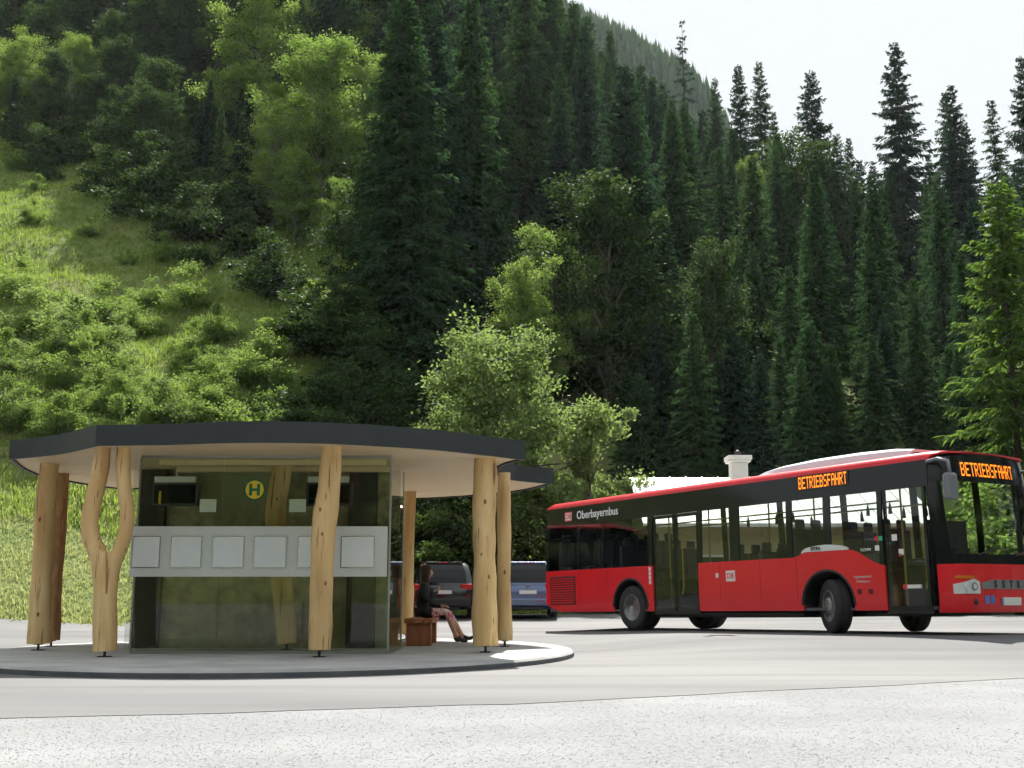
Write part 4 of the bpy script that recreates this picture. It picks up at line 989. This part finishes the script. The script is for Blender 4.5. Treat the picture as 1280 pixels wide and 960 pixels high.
def leafy_mesh(seed, H=9., Rr=3., clumps=90, per=170, leaf=.20, low=.12, stems=1, cr=.85, shape=1.0):
    rg = np.random.RandomState(seed); tr = MB(); P = []
    if stems == 1: tr.tube([(0, 0, -.4), (.1, .05, H * .35), (.0, .1, H * .8)], [.02 * H, .015 * H, .004 * H], 8)
    nl = max(9, clumps // 9); limbs = []
    for k in range(nl):
        f = (k + .5) / nl; az = k * 2.4 + rg.uniform(-.5, .5); h0 = H * (low + (1 - low) * f * .72)
        reach = Rr * (.45 + .75 * math.sin(math.pi * min(1, .18 + f * .80))) * rg.uniform(.6, 1.2)
        rise = H * (.10 + .16 * rg.uniform()) + (.10 * H if f > .8 else 0)
        if stems > 1: h0 *= .5
        s0 = np.array([rg.uniform(-.1, .1) * Rr * (stems > 1), rg.uniform(-.1, .1) * Rr * (stems > 1), h0 if stems == 1 else 0.])
        e0 = np.array([math.cos(az) * reach, math.sin(az) * reach, min(H * .96, h0 + rise)])
        limbs.append((s0, e0)); tr.tube([tuple(s0), tuple((s0 + e0) / 2 + np.array([0, 0, .05 * H])), tuple(e0)], [.008 * H, .005 * H, .0015 * H], 5, cap=False)
    limbs.append((np.array([0, 0, H * .6]), np.array([0, 0, H * .97])))
    for k in range(clumps):
        s0, e0 = limbs[rg.randint(len(limbs))]; u = rg.uniform(.35, 1.05)
        c = s0 + (e0 - s0) * u + np.array([0, 0, .05 * H * 4 * u * (1 - min(u, 1)) * .5]) + rg.normal(0, .13 * Rr, 3)
        c[2] = max(c[2], .06 * H)
        n = int(per * rg.uniform(.6, 1.3)); s = Rr * .26 * cr * rg.uniform(.5, 1.25)
        g = rg.normal(0, 1, (n, 3)) * np.array([s, s, s * .55]) * .62
        P.append(c[None] + g)
    P = np.vstack(P); n = len(P)
    d = rg.normal(0, 1, (n, 3)); d[:, 2] = d[:, 2] * .45 - .25; d /= np.linalg.norm(d, axis=1)[:, None]
    w = np.cross(d, rg.normal(0, .6, (n, 3)) + np.array([0, 0, 1.])); w /= np.linalg.norm(w, axis=1)[:, None] + 1e-6
    ln = leaf * rg.uniform(.6, 1.3, n)
    V, Q = diamonds(P - d * (ln / 2)[:, None], P + d * (ln / 2)[:, None], w * (ln * .33)[:, None])
    return tr.mesh('trunk', True, False), np_mesh('crown', V, Q)
KINDS = {}
def kind(key, tm, cm, trunk, leaf, H): tm.materials.append(MATS[trunk]); cm.materials.append(MATS[leaf]); KINDS[key] = (tm, cm, H)
for k in range(5): kind(f'spruce{k}', *spruce_mesh(100 + k, 24, [3.6, 3.3, 4.5, 4.0, 4.3][k], [.05, .06, .04, .10, .04][k], 1 if k != 3 else .85, .26 + .05 * k, irregular=[.25, .4, .3, .5, .35][k]), 'trunk_spruce', 'needles', 24)
for k in range(2): kind(f'blue{k}', *spruce_mesh(120 + k, 24, 4.4, .04, 1, .28, width=.12, irregular=.3 + .12 * k), 'trunk_spruce', 'needles_blue', 24)
kind('thin', *spruce_mesh(130, 24, 2.3, .35, .42, .22, gap=.5, irregular=.5), 'trunk_spruce', 'needles_blue', 24)
kind('fresh', *spruce_mesh(131, 16, 3.3, .03, 1, .22, gap=.30, width=.085, irregular=.3, tw=2.0), 'trunk_spruce', 'needles_fresh', 16)
kind('young', *spruce_mesh(132, 12, 2.6, .03, 1, .22, gap=.30, width=.09), 'trunk_spruce', 'needles', 12)
for k in range(3): kind(f'leafy{k}', *leafy_mesh(200 + k, 18, 4.6, 260, 170, .23, .05), 'trunk_leafy', 'leaves_fresh', 18)
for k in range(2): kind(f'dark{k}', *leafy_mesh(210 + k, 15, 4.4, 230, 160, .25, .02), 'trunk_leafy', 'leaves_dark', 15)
kind('willow', *leafy_mesh(220, 9.5, 3.3, 300, 170, .18, .03), 'trunk_leafy', 'leaves_pale', 9.5)
kind('willow_b', *leafy_mesh(221, 6.2, 2.0, 150, 150, .16, .04), 'trunk_leafy', 'leaves_pale', 6.2)
kind('bush', *leafy_mesh(226, 5, 1.9, 90, 170, .15, .03), 'trunk_leafy', 'leaves', 5.0)
for k in range(3): kind(f'shrub{k}', *leafy_mesh(230 + k, 3.2, 1.9, 90, 130, .13, .02, 3, 1.0), 'trunk_leafy', 'leaves_fresh', 3.2)
for k in range(2): kind(f'shrub_pale{k}', *leafy_mesh(240 + k, 3.0, 1.8, 55, 120, .15, .02, 3, 1.0), 'trunk_leafy', 'leaves_pale', 3.0)
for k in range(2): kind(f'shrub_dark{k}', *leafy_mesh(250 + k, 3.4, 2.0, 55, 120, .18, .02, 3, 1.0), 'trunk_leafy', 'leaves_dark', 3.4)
trg = random.Random(42)
def tree(name, key, x, y, H, label, cat, group=None, wide=1.0, sink=.15, z=None):
    tm, cm, H0 = KINDS[key]; s = H / H0
    e = tag(empty(name, (x, y, (gz(x, y) if z is None else z) - sink), trg.uniform(0, 6.28)), label, cat, group)
    e.scale = (s * wide, s * wide, s)
    t = bpy.data.objects.new('trunk' if cat == 'tree' else 'stems', tm); col.objects.link(t); t.parent = e
    c = bpy.data.objects.new('crown' if cat == 'tree' else 'foliage', cm); col.objects.link(c); c.parent = e
    return e
def hero(name, key, px, py, y, label, cat='tree', group=None, wide=1.0):
    """top of the tree at a pixel, standing on the terrain at distance y"""
    p = aty(px, py, y); g = gz(p.x, y); return tree(name, key, p.x, y, p.z - g + .15, label, cat, group, wide)
TREES = []   # (x, y, radius)
LIT = []
def H_(*a, **k):
    e = hero(*a, **k); TREES.append((e.location.x, e.location.y))
    if a[0] in ('leafy_tree', 'young_spruce') and a[4] < 90: LIT.append((e.location.x, e.location.y, e.location.z, e.scale[2] * KINDS[a[1]][2]))
    return e
# skyline spruces, one by one
SK = 'single spruces standing out against the sky'
H_('spruce_tree', 'thin', 852, 22, 118, 'sparse half-bare spruce towering alone against the sky')
for px, py, y, k, w in ((922, 78, 112, 'spruce0', .95), (948, 74, 110, 'spruce2', .85), (1012, 86, 106, 'blue0', 1.05), (1188, 104, 96, 'blue1', 1.0), (1238, 122, 100, 'spruce3', 1.0), (1276, 66, 92, 'blue0', .9), (967, 138, 100, 'spruce1', .9), (893, 95, 120, 'spruce2', .8), (1180, 112, 99, 'spruce4', .9), (1205, 150, 97, 'spruce2', .9), (762, 34, 130, 'spruce0', .9), (720, 10, 124, 'spruce2', .9), (1160, 190, 104, 'spruce1', .9), (1060, 170, 104, 'spruce1', 1), (1320, 90, 95, 'blue1', 1)):
    lab = ('dense blue-dark' if k[0] == 'b' else 'slim green' if w < .95 else 'green') + ' spruce against the pale sky ' + ('beside the distant mountain flank' if px < 800 else 'next to the sparse half-bare spruce' if px < 960 else 'between the half-bare and the tallest spruce' if px < 1100 else 'beyond the tallest ridge spruce')
    H_('spruce_tree', k, px, py, y, lab, group=SK, wide=w)
H_('spruce_tree', 'blue1', 1117, 52, 98, 'tallest dense dark spruce with pointed tip on the right ridge', wide=1.12)
# nearer trees picked out by light
H_('spruce_tree', 'fresh', 1245, 222, 41, 'sunlit yellow-green spruce rising behind the bus front', wide=1.25)
H_('willow_tree', 'willow', 615, 420, 43.5, 'broad pale-leaved tree behind the shelter roof edge', wide=.80)
H_('willow_tree', 'willow_b', 735, 512, 42.5, 'small pale-leaved tree beside the rear of the bus', wide=.72)
H_('young_spruce', 'young', 620, 250, 66, 'small pointed young spruce above the sunlit leafy tree', wide=1.0)
H_('leafy_tree', 'leafy0', 655, 328, 58, 'bright green leafy tree in front of dark spruces above the pale tree', wide=.85)
H_('leafy_tree', 'leafy1', 690, 288, 64, 'leafy tree with lit crown half hidden by dark spruces', wide=1.0)
H_('leafy_tree', 'leafy2', 405, 50, 78, 'tall leafy tree with sunlit left flank at the meadow edge', wide=.95)
H_('leafy_tree', 'leafy0', 372, 190, 71, 'leafy tree with bright boughs reaching over the upper meadow', wide=.8)
H_('leafy_tree', 'leafy1', 430, 225, 69, 'shorter sunlit leafy tree below the tall one at the meadow edge', wide=.9)
H_('leafy_tree', 'leafy0', 462, 70, 84, 'tall sunlit leafy tree behind the one at the meadow edge', wide=.9)
H_('leafy_tree', 'leafy1', 345, 140, 74, 'leafy tree with drooping sunlit boughs at the top of the meadow', wide=.85)
H_('leafy_tree', 'dark1', 885, 310, 60, 'leafy tree with pale sunlit sprays among dark spruces behind the chimney', wide=.6)
H_('leafy_tree', 'leafy2', 935, 200, 98, 'yellow-green leafy crown below the ridge spruces', wide=.42)
for px, py, y in ((1010, 255, 66), (1045, 165, 88), (1085, 290, 62), (1140, 345, 52), (1200, 300, 60), (1045, 300, 70), (985, 330, 58), (940, 300, 66), (1170, 250, 72), (1100, 230, 80)):
    key = trg.choice(['spruce0', 'spruce4', 'spruce2'])
    H_('spruce_tree', key, px, py, y, 'mid-height ' + {'spruce0': 'pointed', 'spruce4': 'drooping', 'spruce2': 'broad'}[key] + ' green spruce on the ' + ('lower' if y < 66 else 'middle') + ' slope ' + ('above the chimney' if px < 1000 else 'above the roof unit of the bus' if px < 1110 else 'beside the sunlit yellow-green spruce'), group='mid-height spruces behind the bus', wide=1.05)
for k in range(26):
    px = 785 + k * 19 + trg.uniform(-8, 8); y = trg.uniform(50, 58); py = trg.uniform(385, 470)
    key = trg.choice(['young', 'spruce0', 'spruce4', 'blue0'])
    lab = {'young': 'small bushy young spruce', 'spruce0': 'small green spruce', 'spruce4': 'small spruce with drooping boughs', 'blue0': 'small blue-dark spruce'}[key] + ' ' + ('low down behind the pale metal roof' if px < 930 else 'above the grey roof unit of the bus' if px < 1090 else 'above the bus front door')
    H_('spruce_tree', key, px, py, y, lab, group='small spruces behind the building', wide=1.25)
# forest: fill the slope
def base_line(px): return np.interp(px, [-150, 0, 120, 200, 300, 360, 420, 480, 560, 1400], [150, 172, 200, 225, 285, 375, 475, 535, 560, 560])
def sky_line(px): return np.interp(px, [600, 690, 760, 860, 900, 960, 1000, 1080, 1150, 1400], [-400, -60, 45, 110, 118, 150, 165, 190, 200, 190])
cand = []
frg = random.Random(11)
for _ in range(9000):
    y = frg.uniform(42, 165); x = frg.uniform(-.58, .56) * y; sp = np.interp(y, [45, 90, 150], [4.2, 4.9, 6.3]) * (.68 if x < -.2 * y else 1)
    px, py = proj(x, y, gz(x, y))
    if py > base_line(px) or px < -190 or px > 1430: continue
    if py < -15 and px < 700: continue
    if any((x - a) ** 2 + (y - b) ** 2 < (sp * .62 if i < len(TREES) else sp) ** 2 for i, (a, b) in enumerate(TREES + [(q[0], q[1]) for q in cand])): continue
    if 4 < x < 20 and y < 49: continue
    H = (frg.uniform(5.5, 8.5) if y < 100 else frg.uniform(9, 13) if y < 112 else frg.uniform(15, 21)) if px < 300 else frg.uniform(20, 30) if px < 880 else frg.uniform(12, 23)
    tp = proj(x, y, gz(x, y) + H); lim = float(sky_line(px)) + frg.uniform(0, 25)
    if tp[1] < lim:
        H = aty(px, lim, y).z - gz(x, y)
        if H < 7: continue
    # leave the gaps that let the sun onto the bright trees
    for lx, ly, lz, lh in LIT:
        dy = y - ly
        if 0 < dy < 22 and abs(x - lx - .06 * dy) < 3.8: H = min(H, max(9, .62 * lh + 1.33 * dy - (gz(x, y) - lz)))
    if H < 5: continue
    tp = proj(x, y, gz(x, y) + H)
    # keep the picked-out trees in view
    blocked = False
    for (hx0, hx1, hy0, hy1, hd) in ((555, 720, 300, 560, 60), (320, 450, 30, 330, 76), (1185, 1300, 215, 560, 43), (590, 650, 250, 400, 66)):
        if y < hd and hx0 - 25 < px < hx1 + 25 and tp[1] < hy1 and py > hy0: blocked = True
    if blocked: continue
    cand.append((x, y, H, px))
for x, y, H, px in cand:
    leafy = frg.random() < (.42 if px < 330 else .14 if px < 700 else .09)
    if leafy:
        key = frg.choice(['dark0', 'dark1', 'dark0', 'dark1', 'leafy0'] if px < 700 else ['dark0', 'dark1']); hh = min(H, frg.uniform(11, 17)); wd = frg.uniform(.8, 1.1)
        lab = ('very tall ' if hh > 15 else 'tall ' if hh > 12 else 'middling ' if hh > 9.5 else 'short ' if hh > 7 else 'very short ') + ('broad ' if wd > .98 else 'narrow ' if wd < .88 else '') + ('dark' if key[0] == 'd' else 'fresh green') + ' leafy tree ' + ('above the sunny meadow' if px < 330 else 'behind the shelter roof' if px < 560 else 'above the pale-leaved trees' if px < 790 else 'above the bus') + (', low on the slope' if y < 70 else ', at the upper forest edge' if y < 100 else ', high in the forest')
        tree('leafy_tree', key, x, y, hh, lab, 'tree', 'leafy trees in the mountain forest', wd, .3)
    else:
        key = frg.choice(['spruce0', 'spruce1', 'spruce2', 'spruce3', 'spruce4', 'blue0', 'blue1'])
        look = {'spruce0': 'green spruce', 'spruce1': 'slim green spruce', 'spruce2': 'broad green spruce', 'spruce3': 'thin-crowned spruce', 'spruce4': 'green spruce with drooping boughs', 'blue0': 'dense blue-dark spruce', 'blue1': 'dense blue-dark spruce'}[key]
        size = 'towering ' if H > 25 else 'tall ' if H > 19 else 'shorter '
        where = 'above the sunny meadow' if px < 330 else 'behind the shelter roof' if px < 560 else 'above the pale-leaved trees' if px < 790 else 'above the white chimney' if px < 980 else 'above the bus roof'
        where += ', at the front of the forest' if y < 62 else ', deep in the forest' if y < 95 else ', high up the slope'
        tree('spruce_tree', key, x, y, H, size + look + ' ' + where, 'tree', 'spruces of the mountain forest', frg.uniform(.85, 1.35), .3)
# shrubs on the meadow, along the forest edge and behind the car park
srg = random.Random(5)
def shrub_px(px, py, H, key, label, group, name='shrub'):
    q = on_slope(px, py)
    if q: tree(name, key, q[0], q[1], H, label, 'shrub', group, srg.uniform(.85, 1.25), .1)
for _ in range(64):      # thicket on the lower meadow
    px = srg.uniform(-30, 345); lo = np.interp(px, [0, 120, 230, 345], [430, 400, 370, 470]); py = srg.uniform(lo, np.interp(px, [0, 130, 200], [545, 565, 600]))
    hh = srg.uniform(.9, 2.5); key = srg.choice(['shrub0', 'shrub1', 'shrub2', 'shrub0', 'shrub_pale1'])
    lab = ('large ' if hh > 2 else 'middling ' if hh > 1.4 else 'small ') + ('pale-leaved' if 'pale' in key else 'green') + ' bush in the meadow thicket ' + ('above the left roof tip' if px < 110 else 'above the forked post' if px < 220 else 'next to the forest shade')
    shrub_px(px, py, hh, key, lab.replace('left roof tip', 'pointed roof tip'), 'bushes on the sunny meadow')
for px, py, H in ((40, 285, 1.7), (48, 240, 1.3), (20, 215, 1.6), (205, 330, 1.8), (25, 375, 2.2), (110, 300, 1.2), (160, 330, 1.0)):
    shrub_px(px, py, H, srg.choice(['shrub0', 'shrub1']), 'single low bush dotted on the upper meadow', 'single bushes on the upper meadow')
for k in range(56):
    px = srg.uniform(150, 500) if k < 18 else srg.uniform(370, 560) if k < 38 else srg.uniform(-20, 330); py = np.interp(px, [-20, 150, 300, 470, 560], [165, 215, 310, 500, 540]) + srg.uniform(-35, 55); hh = srg.uniform(1.6, 4)
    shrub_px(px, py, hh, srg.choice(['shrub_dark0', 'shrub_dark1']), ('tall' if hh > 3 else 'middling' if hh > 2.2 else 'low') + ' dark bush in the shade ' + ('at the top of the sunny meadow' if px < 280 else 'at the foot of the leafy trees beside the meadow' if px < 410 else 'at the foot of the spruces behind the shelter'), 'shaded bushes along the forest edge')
for px, py, y, k, w in ((505, -30, 66, 'spruce2', 1.1), (545, 10, 62, 'blue0', 1.0), (590, -10, 70, 'spruce0', 1.15), (480, 190, 60, 'spruce4', 1.0), (520, 200, 56, 'young', 1.1), (570, 60, 74, 'spruce3', 1.0)):
    hero('spruce_tree', k, px, py, y, ('big ' if w > 1 else '') + {'s': 'dark green', 'b': 'blue-dark', 'y': 'bushy young'}[k[0]] + ' spruce standing over the shaded slope behind the shelter', group='spruces over the shaded slope', wide=w)
for px, H in ((385, 3.6), (440, 5.0), (470, 4.2), (415, 2.8)):
    p = aty(px, 560, 40); tree('shrub', 'bush', p.x, 40, H, 'upright bush peeking over the shelter roof', 'shrub', 'bushes behind the shelter roof')
for _ in range(26):
    x = srg.uniform(-9, 4); y = srg.uniform(43, 48)
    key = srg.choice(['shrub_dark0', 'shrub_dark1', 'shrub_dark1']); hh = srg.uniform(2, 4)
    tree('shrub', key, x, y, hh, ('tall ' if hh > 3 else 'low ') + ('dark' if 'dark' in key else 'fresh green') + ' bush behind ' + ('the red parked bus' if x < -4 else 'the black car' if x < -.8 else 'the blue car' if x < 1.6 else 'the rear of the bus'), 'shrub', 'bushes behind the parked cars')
for k in range(9):
    x = 12.4 + k * .9; tree('shrub', srg.choice(['shrub_dark0', 'shrub_dark1']), x, 35.2 + .2 * math.sin(k), srg.uniform(1.0, 1.5), 'low brownish hedge bush beyond the bus front', 'shrub', 'hedge beyond the bus front')
for k in range(7):
    tree('shrub', srg.choice(['shrub0', 'shrub1']), 15.5 + k * 1.6, 37.5 + srg.uniform(-.5, .5), srg.uniform(2.5, 4.5), 'sunlit bush at the foot of the yellow-green spruce', 'shrub', 'bushes at the foot of the bright spruce')
# trees on the slope across the valley, mirrored in the glass
for k in range(44):
    x = -44 + (k % 22) * 4.2 + srg.uniform(-1.5, 1.5); y = srg.uniform(-40, -34) if k < 22 else srg.uniform(-52, -43)
    tree('spruce_tree', srg.choice(['spruce0', 'spruce2', 'dark0']), x, y, srg.uniform(14, 22), 'tree on the opposite slope facing the shelter front', 'tree', 'trees on the opposite slope')

for k in range(26):
    x = -30 - (k % 3) * 6 + srg.uniform(-2, 2); y = -34 + k * 1.9
    tree('spruce_tree', srg.choice(['spruce0', 'spruce4', 'leafy1', 'dark1']), x, y, srg.uniform(10, 17), 'tree beside the road beyond the shelter, facing the bus side', 'tree', 'trees beside the road facing the bus side')
for k in range(16):
    x = 26 + (k % 2) * 5 + srg.uniform(-1.5, 1.5); y = -8 + k * 2.4
    tree('spruce_tree', srg.choice(['spruce0', 'spruce4', 'leafy0', 'dark1']), x, y, srg.uniform(9, 16), 'tree along the road side facing the bus front', 'tree', 'trees along the road facing the bus')

# ------------------------------------------------------------------ grass
def grass(name, N, xr, yr, h0, h1, label, seed, mask=None, wid=.035, material='blades'):
    rg = np.random.RandomState(seed); y = rg.uniform(*yr, N); x = rg.uniform(*xr, N) * (y if abs(xr[0]) < 2 else 1)
    ok = (y > edge_far(x) + .05)
    if mask is not None: ok &= mask(x, y)
    x, y = x[ok], y[ok]; n = len(x); z = ground(x, y) - .04; B = 4
    x = np.repeat(x, B) + rg.normal(0, .10, n * B); y = np.repeat(y, B) + rg.normal(0, .10, n * B); z = np.repeat(z, B)
    h = rg.uniform(h0, h1, n * B); a = rg.uniform(0, 6.28, n * B); le = rg.uniform(.1, .7, n * B) * h; w = wid * rg.uniform(.6, 1.4, n * B) * (1 + h)
    base = np.stack([x, y, z], 1); sd_ = np.stack([-np.sin(a), np.cos(a), 0 * a], 1) * w[:, None]
    tip = base + np.stack([np.cos(a) * le, np.sin(a) * le, h], 1)
    V = np.stack([base - sd_, base + sd_, tip], 1).reshape(-1, 3)
    tag(link_mesh(name, np_mesh(name, V, np.arange(3 * n * B).reshape(-1, 3)), material), label, 'grass', kind='stuff')
grass('meadow_grass', 95000, (-.62, -.05), (36, 105), .10, .34, 'tall sunlit grass covering the steep meadow', 1, None, .024)
grass('verge_grass', 52000, (-32, -4), (25, 42), .05, .17, 'short mown grass beside the parking area', 2, None, .022, 'blades_dry')
grass('bank_grass', 14000, (-7, 30), (33, 48), .06, .28, 'grass along the edge behind the cars and the bus', 3, None, .03)

# ------------------------------------------------------------------ distant mountain with its forest
def hill_z(X, Y):
    d = Y - 330
    crest = np.interp(X + 8 * np.sin(Y * .05), [-400, -100, 0, 20, 79, 100, 140, 220], [240, 330, 310, 300, 264, 216, 150, 90]) + 18
    return crest * sstep(-130, 240, d) - 20 + 5 * np.sin(X * .03) * np.sin(Y * .04)
hx = np.arange(-330, 420, 10.); hy = np.arange(200, 640, 10.)
V, Q = grid_mesh(hx, hy, hill_z); tag(link_mesh('mountain', np_mesh('mountain', V, Q, True), 'forest_floor'), kind='structure')
rg = np.random.RandomState(9); N = 15000
x = rg.uniform(-60, 180, N); y = rg.uniform(260, 580, N); z = hill_z(x, y); Hh = rg.uniform(8, 15, N)
cv = []; cf = []
ring_n = 6; base_pts = [(math.cos(6.283 * k / ring_n), math.sin(6.283 * k / ring_n)) for k in range(ring_n)]
T = []
for lv, (r0, zz0, zz1) in enumerate(((.17, .10, .5), (.135, .34, .75), (.09, .58, 1.0))):
    for k in range(ring_n):
        a, b = base_pts[k], base_pts[(k + 1) % ring_n]; T.append(((a[0] * r0, a[1] * r0, zz0), (b[0] * r0, b[1] * r0, zz0), (0, 0, zz1)))
T = np.array(T).reshape(-1, 3)
V = T[None] * Hh[:, None, None] * rg.uniform(.85, 1.15, (N, len(T), 1)); V = V + np.stack([x, y, z], 1)[:, None]
tag(link_mesh('mountain_forest', np_mesh('mountain_forest', V.reshape(-1, 3), np.arange(N * len(T)).reshape(-1, 3)), 'needles'), 'far spruce forest covering the distant mountain flank', 'forest', kind='stuff')

# ------------------------------------------------------------------ haze
hz = MB().box(-460, 460, -290, 670, -45, 430).build('haze', 'white'); hz.data.materials.clear()
hm = bpy.data.materials.new('haze'); hm.use_nodes = True; nt = hm.node_tree; nt.nodes.remove(nt.nodes['Principled BSDF'])
pv = nt.nodes.new('ShaderNodeVolumePrincipled'); pv.inputs['Color'].default_value = (.86, .93, 1, 1); pv.inputs['Density'].default_value = HAZE; pv.inputs['Anisotropy'].default_value = .2
nt.links.new(pv.outputs[0], nt.nodes['Material Output'].inputs['Volume']); hz.data.materials.append(hm)
tag(hz, 'thin pale summer haze lying over the valley', 'haze', kind='stuff')
